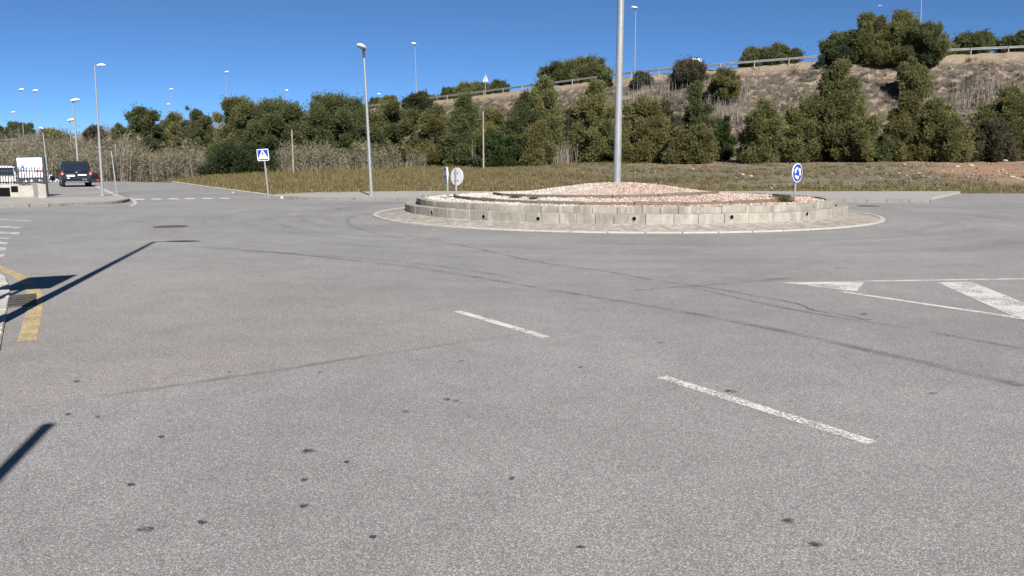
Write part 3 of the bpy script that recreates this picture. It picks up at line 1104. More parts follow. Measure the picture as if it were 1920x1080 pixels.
# ------------------------------------------------------------------ traffic signs
def disc_sign(name, x, y, z, face_az, dia, zc, label, tilt=0, arrows=True, group=None):
    """round blue sign on a post; face_az = direction its face looks, counter-clockwise from +X"""
    t = empty(name, (x, y, z), 0, label, "traffic sign", group)
    mb = MB(); mb.tube([(0, 0, -.15), (0, 0, zc + dia * .48)], .032, 14); mb.build("post", M['steel'], t, smooth=True)
    Mx = Matrix.Rotation(face_az + math.pi / 2, 4, 'Z') @ Matrix.Translation((0, -.055, zc)) @ Matrix.Rotation(tilt, 4, 'Y')
    n = 40
    cir = lambda r: [(r * math.cos(2 * math.pi * k / n), r * math.sin(2 * math.pi * k / n)) for k in range(n)]
    mb = MB(); mb.plate(cir(dia / 2), Mx @ Matrix.Translation((0, -.0, 0)), .03)
    b = mb.build("disc", M['signback'], t)
    # turned edge
    mb = MB()
    mb.plate(cir(dia / 2 - .002), Mx @ Matrix.Translation((0, -.004, 0)), .004); mb.build("border", M['signwhite'], b)
    mb = MB(); mb.plate(cir(dia / 2 - .022), Mx @ Matrix.Translation((0, -.007, 0)), .003); mb.build("face", M['signblue'], b)
    if arrows:
        for a in range(3):
            a0 = R(90 + a * 120)
            r1, r2 = dia * .20, dia * .31
            m_ = MB()
            pts = [(r2 * math.cos(a0 + R(64) * q / 6), r2 * math.sin(a0 + R(64) * q / 6)) for q in range(7)]
            inn = [(r1 * math.cos(a0 + R(64) * q / 6), r1 * math.sin(a0 + R(64) * q / 6)) for q in range(7)]
            ae = a0 + R(64)
            head = [((r2 + .045) * math.cos(ae), (r2 + .045) * math.sin(ae)), ((r1 + r2) / 2 * math.cos(ae + R(34)), (r1 + r2) / 2 * math.sin(ae + R(34))), ((r1 - .045) * math.cos(ae), (r1 - .045) * math.sin(ae))]
            m_.plate(pts + head + inn[::-1], Mx @ Matrix.Translation((0, -.010, 0)), .003)
            m_.build("arrow", M['signwhite'], b)
    for q in (-.12, .12):
        mb = MB(); mb.box(-.09, .028, q - .015, .09, .055, q + .015, Mx); mb.build("clamp", M['steel'], t)
    return t


x, y, _ = at(1489.5, 374, 25.2)
z = .5
# facing an approach road to the right of the camera
los = math.atan2(-y, -x)
disc_sign("roundabout_sign", x, y, z, los + R(61), .585, 1.6 - z + (308 - 325.5) * 25.2 / FPX + .03, "blue round sign with three white arrows facing the camera side of the island")
x, y, _ = at(855.5, 370, 26.0)
disc_sign("roundabout_sign", x, y, z, math.atan2(-y, -x) + math.pi - R(48), .57, 1.6 - z + (308 - 330.5) * 26 / FPX, "round sign seen from its pale back with post in front", arrows=True)
x, y, _ = at(839.5, 373, 25.4)
disc_sign("roundabout_sign", x, y, z, math.atan2(-y, -x) - R(80), .57, 1.6 - z + (308 - 329.5) * 25.4 / FPX, "blue round sign seen almost edge on beside the back of another")

# pedestrian crossing sign
x, y = G(503, 365.5, .12)
t = empty("crossing_sign", (x, y, .1), 0, "square blue pedestrian crossing sign leaning on the far pavement", "traffic sign", rot=(0, R(-3.6), 0))
Hs = (365.5 - 291) * y / FPX
mb = MB(); mb.tube([(0, 0, -.1), (0, 0, Hs - .15)], .042, 14); mb.build("post", M['steel'], t, smooth=True)
sz = .56
Mx = Matrix.Translation((-.03, -.06, Hs - .0)) @ Matrix.Rotation(R(0), 4, 'Z')


def rsq(h, r, n=5):
    pts = []
    for cx_, cy_, a0 in ((h - r, h - r, 0), (-h + r, h - r, 90), (-h + r, -h + r, 180), (h - r, -h + r, 270)):
        for q in range(n + 1):
            a = R(a0 + 90 * q / n)
            pts.append((cx_ + r * math.cos(a), cy_ + r * math.sin(a)))
    return pts


mb = MB(); mb.plate(rsq(sz / 2, .05), Mx, .03); b = mb.build("panel", M['signback'], t)
mb = MB(); mb.plate(rsq(sz / 2 - .003, .048), Mx @ Matrix.Translation((0, -.004, 0)), .004); mb.build("border", M['signwhite'], b)
mb = MB(); mb.plate(rsq(sz / 2 - .026, .03), Mx @ Matrix.Translation((0, -.007, 0)), .003); mb.build("face", M['signblue'], b)
mb = MB(); mb.plate([(-.225, -.15), (.225, -.15), (0, .245)], Mx @ Matrix.Translation((0, -.010, 0)), .003)
mb.plate([(-.25, -.19), (.25, -.19), (.25, -.165), (-.25, -.165)], Mx @ Matrix.Translation((0, -.010, 0)), .003)
mb.build("triangle", M['signwhite'], b)
mb = MB()
Mp = Mx @ Matrix.Translation((0, -.013, 0))
mb.plate([(.022 * math.cos(q * .524), .125 + .022 * math.sin(q * .524)) for q in range(12)], Mp)
mb.plate([(-.03, .1), (.03, .1), (.065, .03), (.05, .02), (.025, .055), (.022, .0), (.07, -.095), (.045, -.1), (.0, -.02), (-.05, -.1), (-.075, -.095), (-.022, .0), (-.025, .055), (-.055, .01), (-.068, .02)], Mp)
mb.build("walking_figure", M['signblack'], b)
for q in (-.13, -.04, .05, .13):
    mb = MB(); mb.plate([(q - .028, -.14), (q + .022, -.14), (q + .03, -.108), (q - .016, -.108)], Mp)
    mb.build("stripe_symbol", M['signblack'], b)


# ------------------------------------------------------------------ street lamps
def egg(mb, L, W, H, Mx, half=0):
    """lamp head: a flattened egg along +X; half 1 = upper shell, -1 = lower bowl"""
    n, m = 14, 8
    vs = []; fs = []
    for a in range(n + 1):
        t_ = a / n
        xx_ = t_ * L
        rad = math.sin(math.pi * min(1, .06 + t_ * .94)) ** .6 * (1 - .25 * (1 - t_))
        for b_ in range(m + 1):
            q = math.pi * b_ / m
            vs.append(Mx @ Vector((xx_, W / 2 * rad * math.cos(q), half * H * rad * math.sin(q))))
    for a in range(n):
        for b_ in range(m):
            k0 = a * (m + 1) + b_
            fs.append((k0, k0 + 1, k0 + m + 2, k0 + m + 1))
    mb.add(vs, fs)


def street_lamp(name, px0, py0, px1, py1, d, label, head_az, group, style='arm', r0=.075, r1=.04, base_z=None, head=.7, arm=.5):
    b0 = Vector(at(px0, py0, d)); b1 = Vector(at(px1, py1, d))
    if base_z is not None:
        b0 = b0 + (b1 - b0) * ((base_z - b0.z) / (b1.z - b0.z))
    t = empty(name, b0, 0, label, "street lamp", group)
    top = b1 - b0
    mb = MB(); mb.tube([(0, 0, -.3), top * .3, top * .65, top], [r0, r0 * .85 + r1 * .15, r0 * .4 + r1 * .6, r1], 14); mb.build("pole", M['steel'], t, smooth=True)
    mb = MB(); mb.tube([(0, 0, -.05), (0, 0, .05)], r0 * 2.1, 12); mb.build("base_plate", M['steel'], t)
    ax = Vector((math.cos(head_az), math.sin(head_az), 0))
    Mz = Matrix.Rotation(head_az, 4, 'Z')
    if style == 'arm':
        mb = MB(); mb.tube([top - Vector((0, 0, .02)), top + ax * (arm * .5) + Vector((0, 0, .03)), top + ax * arm + Vector((0, 0, .04))], [r1, .03, .028], 8); mb.build("arm", M['steel'], t, smooth=True)
        hp = top + ax * (arm - .05) + Vector((0, 0, .05))
        Mh = Matrix.Translation(hp) @ Mz @ Matrix.Rotation(R(-2), 4, 'Y')
    else:
        # short dark upright carrying a tilted head
        mb = MB(); mb.tube([top - Vector((0, 0, .25)), top + Vector((0, 0, .12))], .06, 10); mb.build("bracket", M['lampdark'], t, smooth=True)
        hp = top + Vector((0, 0, .16)) - ax * head * .25
        Mh = Matrix.Translation(hp) @ Mz @ Matrix.Rotation(R(-8), 4, 'Y')
    mb = MB(); egg(mb, head, head * .48, head * .24, Mh, 1); hd = mb.build("lamp_head", M['lampwhite'], t, smooth=True)
    mb = MB(); egg(mb, head * .98, head * .46, head * .14, Mh, -1); mb.build("diffuser", M['lampglass'], hd, smooth=True)
    return t


GL = "street lamps along the local roads"
street_lamp("street_lamp", 697, 371, 682, 98, 38.4, "slim galvanised street lamp with egg shaped head on the far pavement", R(-112), GL, 'top', .08, .045, .12, .72)
street_lamp("street_lamp", 192.5, 367, 177.5, 124.5, 41, "tall slim street lamp with thin flat arm at the driveway corner", R(8), GL, 'arm', .065, .032, .03, .42, .16)
street_lamp("street_lamp", 147, 315, 137, 193, 72, "pale street lamp with wide flat head rising behind the dark van", R(4), GL, 'top', .10, .06, tz(at(147, 315, 72)[0], 72), .85)
street_lamp("street_lamp", 137, 315, 130, 229, 95, "lower pale headed street lamp behind the van, further off", R(6), GL, 'top', .10, .06, tz(at(137, 315, 95)[0], 95), .9)
street_lamp("street_lamp", 90, 330, 80, 244, 80, "small street lamp with a drooping head between sign board and van", R(170), GL, 'top', .08, .05, tz(at(90, 330, 80)[0], 80), .55)

# lamps beside the motorway
GM = "tall lamps along the motorway"
lamps = [(1190, 138, 1192, 17, 128.5, "tall motorway lamp behind the guardrail, next past the thick mast"),
         (781, 178, 778, 84, 158, "tall motorway lamp rising behind the dark bush above the reeds"),
         (425.5, 195, 423, 137, 185, "motorway lamp above the round pine near the crossing sign"),
         (322, 220, 319, 169, 200, "thin taller motorway lamp of the pair above the grey green tree"),
         (315, 220, 314, 197, 240, "short distant motorway lamp of the pair above the grey green tree"),
         (45, 262, 38, 170, 194, "tall motorway lamp over the yard, the one nearer the frame edge"),
         (73, 265, 64, 172, 190, "tall motorway lamp over the yard with the broad flat head"),
         (26, 245, 23, 212, 260, "smallest most distant motorway lamp above the yard"),
         (1726, 60, 1728, -30, 112, "motorway lamp pole rising from behind the highest pine"),
         (540, 200, 536, 171, 230, "far motorway lamp peeping over the pines past the crossing sign"),
         (720, 195, 712, 178, 215, "tiny far motorway lamp beside the slim street lamp"),
         (663, 190, 661, 180, 235, "")]
for (a0, b0_, a1, b1_, d, lb) in lamps:
    if not lb: continue
    gx_ = at(a0, b0_, d)[0]
    bz = max(tz(gx_, d), at(a0, b0_, d)[2] - 12) if d < 215 else at(a0, b0_, d)[2] - 4
    street_lamp("motorway_lamp", a0, b0_, a1, b1_, d, lb, R(175) if a0 > 700 else R(5), GM, 'top', .085, .045, bz - .2, 1.0 if a0 > 100 else 1.3)

# lamp, sign and post standing outside the frame whose shadows fall into it
GO = None
t = empty("street_lamp", (-5.05, 7.25, .05), 0, "street lamp beside the frame throwing its long armed shadow over the road", "street lamp", GL)
mb = MB(); mb.tube([(0, 0, -.1), (0, 0, 3.5), (0, 0, 7.05)], [.085, .065, .045], 14); mb.build("pole", M['steel'], t, smooth=True)
mb = MB(); mb.tube([(0, 0, 7.03), (.55, .03, 7.08)], .03, 8); mb.build("arm", M['steel'], t, smooth=True)
Mh = Matrix.Translation((.2, 0, 7.08)) @ Matrix.Rotation(R(4), 4, 'Z')
mb = MB(); egg(mb, .75, .3, .1, Mh, 1); hd = mb.build("lamp_head", M['lampwhite'], t, smooth=True)
mb = MB(); egg(mb, .74, .29, .07, Mh, -1); mb.build("diffuser", M['lampglass'], hd, smooth=True)
ux_ = Vector((.88, .47, 0)).normalized()
t = empty("road_sign", (-5.56, 7.25, .05), math.atan2(.47, .88), "road sign beside the frame whose pointed panel shadow crosses the yellow line", "traffic sign")
mb = MB(); mb.tube([(0, 0, -.1), (0, 0, 3.1)], .035, 12); mb.build("post", M['steel'], t, smooth=True)
mb = MB(); mb.box(-.31, -.05, 2.17, .31, -.03, 3.15); p_ = mb.build("panel", M['signback'], t, bevel=.008)
mb = MB(); mb.box(-.29, -.056, 2.19, .29, -.05, 3.13); mb.build("face", M['signblue'], p_)
t = empty("bollard_post", (-1.78, .50, .05), 0, "plain steel post beside the camera casting the short dark shadow", "post")
mb = MB(); mb.tube([(0, 0, -.1), (0, 0, 3.13)], [.042, .042], 14); mb.build("shaft", M['steel'], t, smooth=True)
mb = MB(); mb.tube([(0, 0, 3.13), (0, 0, 3.16)], .046, 14); mb.build("cap", M['plastic'], t)

# ------------------------------------------------------------------ utility poles and cables
def wood_pole(px, py0, py1, d, label, tilt=0, arm=True, r_=.085, m='polewood'):
    x, _, ztop = at(px, py1, d)
    zb_ = tz(x, d)
    t = empty("utility_pole", (x, d, zb_), 0, label, "utility pole", "wooden poles carrying the cable")
    mb = MB(); mb.tube([(0, 0, -.4), (0, 0, ztop - zb_)], [r_ * 1.15, r_ * .8], 12); mb.build("shaft", M[m], t, smooth=True)
    if arm:
        mb = MB(); mb.tube([(-.45, 0, ztop - zb_ - .3), (.45, 0, ztop - zb_ - .3)], .03, 8); mb.build("crossbar", M['iron'], t)
        for s_ in (-.38, .38):
            mb = MB(); mb.tube([(s_, 0, ztop - zb_ - .28), (s_, 0, ztop - zb_ - .14)], [.035, .02], 6); mb.build("insulator", M['iron'], t)
    return Vector((x, d, ztop - .2))


c1 = wood_pole(216, 330, 270, 82, "thin utility pole among the canes by the driveway")
c2 = wood_pole(547, 320, 243, 84, "weathered wooden pole standing in the canes past the crossing sign")
c3 = wood_pole(906, 310, 209, 84, "wooden pole in front of the dark pines past the island signs")
c4 = wood_pole(1426, 300, 222, 93, "wooden pole mostly buried among the pines above the round arrow sign", 0, False)
c5 = Vector(at(1600, 190, 88)); c6 = Vector(at(1990, 122, 88))


def cable(p, q, sag, label, dz_=0):
    pts = []
    for k in range(17):
        t_ = k / 16
        v = p.lerp(q, t_); v.z -= sag * 4 * t_ * (1 - t_) - dz_
        pts.append(v)
    mb = MB(); mb.tube(pts, .016, 5)
    o = mb.build("overhead_cable", M['cable'])
    tag(o, label, "cable", "cables strung between the wooden poles")


cable(c1, c2, .5, "thin black cable strung above the canes")
cable(c2, c3, .5, "thin black cable strung across the dark round pines")
cable(c3, c4, .6, "thin black cable running behind the thick mast")
c7 = wood_pole(1990, 290, 118, 86, "wooden pole beyond the picture edge carrying the cables up the bank")
cable(c4, c7, 1.9, "upper black cable across the bare bank")
cable(c4, c7, 2.3, "lower black cable across the bare bank", -.35)

# slim steel post near the driveway corner
x, y = G(220, 370)
t = empty("slim_post", (x, y, 0), 0, "slim grey post between the driveway corner lamp and side road", "post", rot=(0, R(-3.2), 0))
mb = MB(); mb.tube([(0, 0, -.1), (0, 0, 2.25)], .03, 10); mb.build("shaft", M['steel'], t, smooth=True)
mb = MB(); mb.tube([(0, 0, 2.25), (0, 0, 2.29)], .034, 10); mb.build("cap", M['plastic'], t)

# ------------------------------------------------------------------ motorway guardrail
def along(off=0.0, step=4.0, lo=0, hi=1e9):
    pts = []
    P = [Vector((a[0], a[1])) for a in RAIL]; Hh = [a[2] for a in RAIL]
    fine = smooth_line([tuple(p) for p in P], 24)
    fz = np.interp(np.arange(len(fine)) / 24, np.arange(len(P)), Hh)
    acc = 0; last = fine[0]; nxt = 0
    for p, z in zip(fine, fz):
        acc += (p - last).length; last = p
        if acc >= nxt:
            pts.append((p, z)); nxt = acc + step
    return pts


road_line = along(0, 6.0)
L = []
for k, (p, z) in enumerate(road_line):
    q = road_line[min(k + 1, len(road_line) - 1)][0] - road_line[max(k - 1, 0)][0]
    nn = Vector((q.y, -q.x)).normalized()
    L.append((p + nn * 2.5, p + nn * 14, z))
mv = []; mf = []
for a, b, z in L:
    mv += [(a.x, a.y, z + .03), (b.x, b.y, z + .05)]
for k in range(len(L) - 1):
    mf.append((2 * k, 2 * k + 1, 2 * k + 3, 2 * k + 2))
mb = MB(); mb.add(mv, mf)
o = mb.build("motorway", M['lot']); o["kind"] = 'structure'


def guardrail(x_lo, x_hi, label, step=4.0):
    pts = [(p, max(z, tz(p.x, p.y))) for p, z in along(0, step) if x_lo <= p.x <= x_hi]
    o0 = pts[len(pts) // 2]
    t = empty("guardrail", (o0[0].x, o0[0].y, o0[1]), 0, label, "guardrail", "guardrail along the motorway edge")
    org = Vector((o0[0].x, o0[0].y, o0[1]))
    # W-section
    sec = [(.0, .42), (.05, .44), (.08, .50), (.05, .56), (.01, .585), (.05, .61), (.08, .67), (.05, .73), (.0, .75), (-.015, .75), (-.015, .42)]
    rings = []
    for k, (p, z) in enumerate(pts):
        q = pts[min(k + 1, len(pts) - 1)][0] - pts[max(k - 1, 0)][0]
        nn = Vector((-q.y, q.x)).normalized()
        rings.append([Vector((p.x + nn.x * (a - .1), p.y + nn.y * (a - .1), z + b)) - org for a, b in sec])
    mb = MB(); mb.loft(rings); mb.build("beam", M['rail'], t)
    for k, (p, z) in enumerate(pts):
        mb = MB(); mb.box(p.x - org.x - .06, p.y - org.y - .05, z - org.z - .5, p.x - org.x + .06, p.y - org.y + .05, z - org.z + .72)
        mb.build("post", M['rail'], t)
    return t


guardrail(-60, 96, "long steel guardrail along the top of the embankment, over the pines")
guardrail(-150, -66, "distant guardrail seen above the yard and the canes")

# triangular sign and small white board up on the motorway
x, y, zt = at(910, 152, 146); zb_ = tz(x, y)
t = empty("triangle_sign", (x, y, zb_), 0, "pale triangular sign on a thin post above the guardrail", "traffic sign")
Hs = at(910, 139, 146)[2] - zb_
mb = MB(); mb.tube([(0, 0, -.3), (0, 0, Hs + .2)], .05, 8); mb.build("post", M['steel'], t)
mb = MB(); mb.plate([(-.6, Hs - 1.3), (.62, Hs - 1.3), (0.04, Hs - .0)], Matrix.Translation((0, .07, 0)) @ Matrix.Rotation(R(-25), 4, 'Z'), .03); mb.build("panel", M['signback'], t)
x, y, zt = at(1305.5, 113, 122); zb_ = tz(x, y)
t = empty("info_board", (x, y, zb_), 0, "small white board on two posts peeping over the brown bush", "sign")
zc = zt - zb_
mb = MB(); mb.box(-.55, -.02, zc - .27, .52, .02, zc + .25); pn = mb.build("panel", M['signwhite'], t)
for s_ in (-.70, .68):
    mb = MB(); mb.tube([(s_, 0, -.3), (s_, 0, zc + .26)], .05, 8); mb.build("post", M['signwhite'], t)
mb = MB(); mb.box(-.40, -.03, zc + .1, -.25, -.02, zc + .22).box(-.18, -.03, zc - .07, .05, -.02, zc + .05); mb.build("symbol", M['printgrey'], pn)

# small aircraft, far away in the sky
p = Vector(at(1650, 10.5, 2600))
t = empty("airplane", p, R(4), "tiny white airplane alone in the blue sky", "airplane")
mb = MB(); mb.tube([(-5.2, 0, 0), (-4.6, 0, .1), (-2, 0, .0), (3, 0, .15), (5, 0, .5)], [.1, .55, .85, .6, .15], 12); mb.build("fuselage", M['whitecar'], t, smooth=True)
mb = MB(); mb.add([(-1.2, 0, .2), (.8, 0, .2), (.9, -6, .5), (-.1, -6, .5), (.9, 6, .5), (-.1, 6, .5)], [(0, 1, 2, 3), (1, 0, 5, 4)]); mb.build("wing", M['whitecar'], t)
mb = MB(); mb.add([(3.6, 0, .4), (5, 0, .5), (5.2, 0, 2.1), (4.6, 0, 2.1)], [(0, 1, 2, 3)]); mb.build("tail_fin", M['whitecar'], t)


# ------------------------------------------------------------------ vehicles
def sect(y, half, n=3):
    """half outline (x, z) from bottom centre to top centre, mirrored to a closed ring"""
    pts = [(x_, z_) for x_, z_ in half]
    return [Vector((x_, y, z_)) for x_, z_ in pts] + [Vector((-x_, y, z_)) for x_, z_ in reversed(pts)]


def wheel(t, x, y, r_, wd, name="wheel"):
    s_ = 1 if x > 0 else -1
    mb = MB(); mb.tube([(x - s_ * wd, y, r_), (x - s_ * wd * .9, y, r_), (x - s_ * .015, y, r_), (x, y, r_)], [r_ * .92, r_, r_, r_ * .93], 24)
    o = mb.build(name, M['rubber'], t, smooth=True)
    mb = MB(); mb.tube([(x - s_ * .02, y, r_), (x + s_ * .006, y, r_)], r_ * .62, 20); mb.build("rim", M['rim'], o)


def van(x, y, z, rz, label):
    t = empty("van", (x, y, z), rz, label, "van")
    # local: +Y is forward, rear at y = -2.4
    H_, Wd = 1.80, .96
    def hs(top, wtop, wmid, bot=.32):
        return [(.0, bot), (wmid * .86, bot), (wmid * .97, bot + .12), (wmid, .70), (wmid * .985, .98), (wtop + (wmid - wtop) * .35, top - .32), (wtop, top - .09), (wtop * .9, top - .015), (0, top + .02)]
    rings = []
    def shear(ring, k_):
        # the tailgate leans forward towards the roof
        return [Vector((v.x, v.y + max(0, v.z - .95) * k_, v.z)) for v in ring]
    rings.append(shear(sect(-2.42, hs(H_ - .04, .74, .90)), .26))
    rings.append(shear(sect(-2.37, hs(H_ - .01, .78, .945)), .26))
    rings.append(shear(sect(-2.2, hs(H_, .80, Wd)), .22))
    rings.append(sect(-1.2, hs(H_, .81, Wd)))
    rings.append(sect(.6, hs(H_, .80, Wd)))
    rings.append(sect(1.15, hs(H_ - .10, .74, Wd)))
    rings.append(sect(1.75, hs(1.12, .72, .95)))
    rings.append(sect(2.3, hs(1.0, .62, .88)))
    rings.append(sect(2.45, hs(.82, .5, .74, .36)))
    mb = MB(); mb.loft(rings); body = mb.build("body", M['navy'], t, smooth=True)
    def ry(z_):
        return -2.42 + max(0, z_ - .95) * .26
    def rear_plate(poly, proud=.006, th=.02):
        m_ = MB()
        n_ = len(poly)
        vs = [(a, ry(b) - proud, b) for a, b in poly] + [(a, ry(b) + th, b) for a, b in poly]
        m_.add(vs, [tuple(range(n_)), tuple(range(2 * n_ - 1, n_ - 1, -1))] + [(q, n_ + q, n_ + (q + 1) % n_, (q + 1) % n_) for q in range(n_)])
        return m_
    rw = rear_plate([(-.78, 1.06), (.78, 1.06), (.70, 1.64), (.62, 1.70), (-.62, 1.70), (-.70, 1.64)]).build("rear_window", M['glass'], t, bevel=.01)
    m_ = rear_plate([(-.02, 1.08), (.02, 1.08), (.34, 1.14), (.34, 1.16), (0, 1.12)], .02); m_.build("wiper", M['plastic'], rw)
    for s_ in (-1, 1):
        m_ = MB()
        m_.box(min(s_ * .80, s_ * .955), -2.44, .78, max(s_ * .80, s_ * .955), -2.28, 1.12)
        tl = m_.build("tail_light", M['redlamp'], t, bevel=.03)
        m_ = MB(); m_.box(min(s_ * .83, s_ * .92), -2.446, .90, max(s_ * .83, s_ * .92), -2.43, .97); m_.build("reverse_lamp", M['clearlamp'], tl)
    m_ = MB(); m_.box(-.93, -2.56, .36, .93, -2.30, .60); bp = m_.build("rear_bumper", M['navy'], t, bevel=.06)
    m_ = MB(); m_.box(-.70, -2.575, .345, .70, -2.54, .40); m_.build("bumper_trim", M['chrome'], bp)
    m_ = rear_plate([(-.62, .74), (-.12, .74), (-.12, .85), (-.62, .85)], .02); m_.build("number_plate", M['plate'], t)
    m_ = rear_plate([(.08, .80), (.62, .80), (.62, .885), (.08, .885)], .02); m_.build("white_strip", M['plate'], t)
    m_ = rear_plate([(-.60, .60), (-.44, .60), (-.44, .66), (-.60, .66)], .03); m_.build("sticker", M['plate'], t)
    m_ = MB()
    m_.plate([(.34, .50), (.46, .50), (.40, .60)], Matrix.Translation((0, -2.58, 0)), .01)
    m_.plate([(.50, .50), (.62, .50), (.56, .60)], Matrix.Translation((0, -2.58, 0)), .01); m_.build("triangle_sticker", M['printgrey'], t)
    m_ = rear_plate([(-.10, 1.0), (.10, 1.0), (0, 1.06)], .02)
    m_.build("badge", M['chrome'], t)
    for s_ in (-1, 1):
        m_ = MB(); xx_ = s_ * .955
        vs = [(xx_, -2.0, 1.05), (xx_, -.9, 1.05), (xx_ * .925, -.95, 1.55), (xx_ * .925, -1.9, 1.55)]
        vs2 = [(a - s_ * .06, b, c_) for a, b, c_ in vs]
        m_.add(vs + vs2, [(0, 1, 2, 3), (7, 6, 5, 4), (0, 4, 5, 1), (1, 5, 6, 2), (2, 6, 7, 3), (3, 7, 4, 0)]); m_.build("side_window", M['glass'], t)
        m_ = MB()
        vs = [(xx_, -.8, 1.05), (xx_, .75, 1.05), (xx_ * .925, .35, 1.55), (xx_ * .925, -.78, 1.55)]
        vs2 = [(a - s_ * .06, b, c_) for a, b, c_ in vs]
        m_.add(vs + vs2, [(0, 1, 2, 3), (7, 6, 5, 4), (0, 4, 5, 1), (1, 5, 6, 2), (2, 6, 7, 3), (3, 7, 4, 0)]); m_.build("side_window", M['glass'], t)
        m_ = MB(); m_.box(min(s_ * .95, s_ * 1.13), .95, 1.0, max(s_ * .95, s_ * 1.13), 1.12, 1.25); m_.build("wing_mirror", M['navy'], t, bevel=.04)
        m_ = MB(); m_.tube([(s_ * .70, -1.7, H_ + .02), (s_ * .70, .5, H_ + .02)], .02, 8); m_.build("roof_rail", M['plastic'], t)
        for yy_ in (-1.55, 1.5):
            wheel(t, s_ * .95, yy_, .33, .22)
    m_ = MB(); m_.tube([(.2, -1.3, H_), (.25, -1.5, H_ + .22)], .012, 6); m_.build("aerial", M['plastic'], t)
    return t


van(*[*at(141.5, 350, 59)[:2], .012], R(31.5), "dark navy van with tinted rear window standing on the driveway")


def car(name, x, y, z, rz, L_, W_, H_, paint, label, cat, tall=True):
    """local: +Y forward"""
    t = empty(name, (x, y, z), rz, label, cat)
    h = W_ / 2
    hb = H_ * .60            # belt
    f = L_ / 2
    def hs(top, wt, wm, bot=.24):
        return [(0, bot), (wm * .85, bot), (wm * .96, bot + .1), (wm, hb * .65), (wm * .98, hb * .97), (wt + (wm - wt) * .1, max(top - .08, hb * .98)), (wt * .85, max(top - .01, hb * .99)), (0, max(top, hb))]
    rings = [sect(-f, hs(hb * .9, h * .7, h * .85, .34)), sect(-f + .1, hs(hb * 1.02, h * .82, h * .96)), sect(-f + .45, hs(H_ * .96, h * .72, h)), sect(-f + 1.1, hs(H_, h * .76, h)), sect(.2, hs(H_ * .99, h * .75, h)),
             sect(f - 1.9, hs(H_ * .94, h * .72, h)), sect(f - 1.15, hs(hb * 1.03, h * .80, h)), sect(f - .3, hs(hb * .93, h * .74, h * .95)), sect(f - .04, hs(hb * .72, h * .66, h * .82, .3)), sect(f, hs(hb * .62, h * .6, h * .76, .34))]
    mb = MB(); mb.loft(rings); mb.build("body", M[paint], t, smooth=True)
    # windscreen
    a0 = (f - 1.17, hb * 1.06); a1 = (f - 1.84, H_ * .915)
    mb = MB()
    vs = [(-h * .76, a0[0], a0[1]), (h * .76, a0[0], a0[1]), (h * .66, a1[0], a1[1]), (-h * .66, a1[0], a1[1])]
    vs = [(p_[0], p_[1] + .05, p_[2] + .03) for p_ in vs]
    mb.add(vs + [(p_[0], p_[1] - .12, p_[2] - .05) for p_ in vs], [(0, 1, 2, 3), (7, 6, 5, 4), (0, 4, 5, 1), (1, 5, 6, 2), (2, 6, 7, 3), (3, 7, 4, 0)]); mb.build("windscreen", M['glass'], t)
    for s_ in (-1, 1):
        xx_ = s_ * h * 1.0
        for y0, y1, y2, y3 in ((-f + .55, -.15, -.15, -f + .8), (-.07, f - 1.35, f - 1.85, -.07)):
            mb = MB()
            vs = [(xx_ * 1.003, y0, hb * 1.02), (xx_ * 1.003, y1, hb * 1.02), (xx_ * .80, y2, H_ * .92), (xx_ * .80, y3, H_ * .92)]
            mb.add(vs + [(a - s_ * .08, b, c_) for a, b, c_ in vs], [(0, 1, 2, 3), (7, 6, 5, 4), (0, 4, 5, 1), (1, 5, 6, 2), (2, 6, 7, 3), (3, 7, 4, 0)]); mb.build("side_window", M['glass'], t)
        mb = MB(); mb.box(min(s_ * h * .45, s_ * h * .88), f - .18, hb * .68, max(s_ * h * .45, s_ * h * .88), f - .03, hb * .84); mb.build("headlight", M['clearlamp'], t, bevel=.03)
        mb = MB(); mb.box(min(s_ * h * .72, s_ * h * .97), -f - .01, hb * .74, max(s_ * h * .72, s_ * h * .97), -f + .12, hb * 1.0); mb.build("tail_light", M['redlamp'], t, bevel=.03)
        mb = MB(); mb.box(min(s_ * h * .99, s_ * (h + .2)), f - 1.55, hb * 1.0, max(s_ * h * .99, s_ * (h + .2)), f - 1.4, hb * 1.18); mb.build("wing_mirror", M[paint], t, bevel=.04)
        for yy_ in (-f + .8, f - .85):
            wheel(t, s_ * (h - .0), yy_, .33, .21)
    mb = MB(); mb.box(-h * .5, f - .03, hb * .58, h * .5, f + .012, hb * .72); mb.build("grille", M['plastic'], t, bevel=.015)
    mb = MB(); mb.box(-h * .75, f - .05, .30, h * .75, f + .02, .40); mb.build("bumper", M['plastic'], t, bevel=.02)
    mb = MB(); mb.box(-.26, f + .013, .44, .26, f + .026, .54); mb.build("number_plate", M['plate'], t)
    return t


cx_, cy_, _ = at(3, 345, 46.5)
car("white_car", cx_, cy_, .012, R(180 + 30), 4.3, 1.82, 1.50, 'whitecar', "white car facing out of the yard behind the railings", "car")
cx_, cy_, _ = at(93, 345, 82)
car("white_car", cx_, cy_, -.9, R(31 - 80), 3.9, 1.7, 1.48, 'whitecar', "small white car in profile beyond the drive, past the sign board", "car")
cx_, cy_, _ = at(169, 345, 74)
car("black_car", cx_, cy_, tz(cx_, cy_), R(24), 4.3, 1.8, 1.46, 'blackcar', "black car half hidden behind the navy van", "car")

# ------------------------------------------------------------------ fence, wall end, sign board
gd = Vector((-.61, .79))
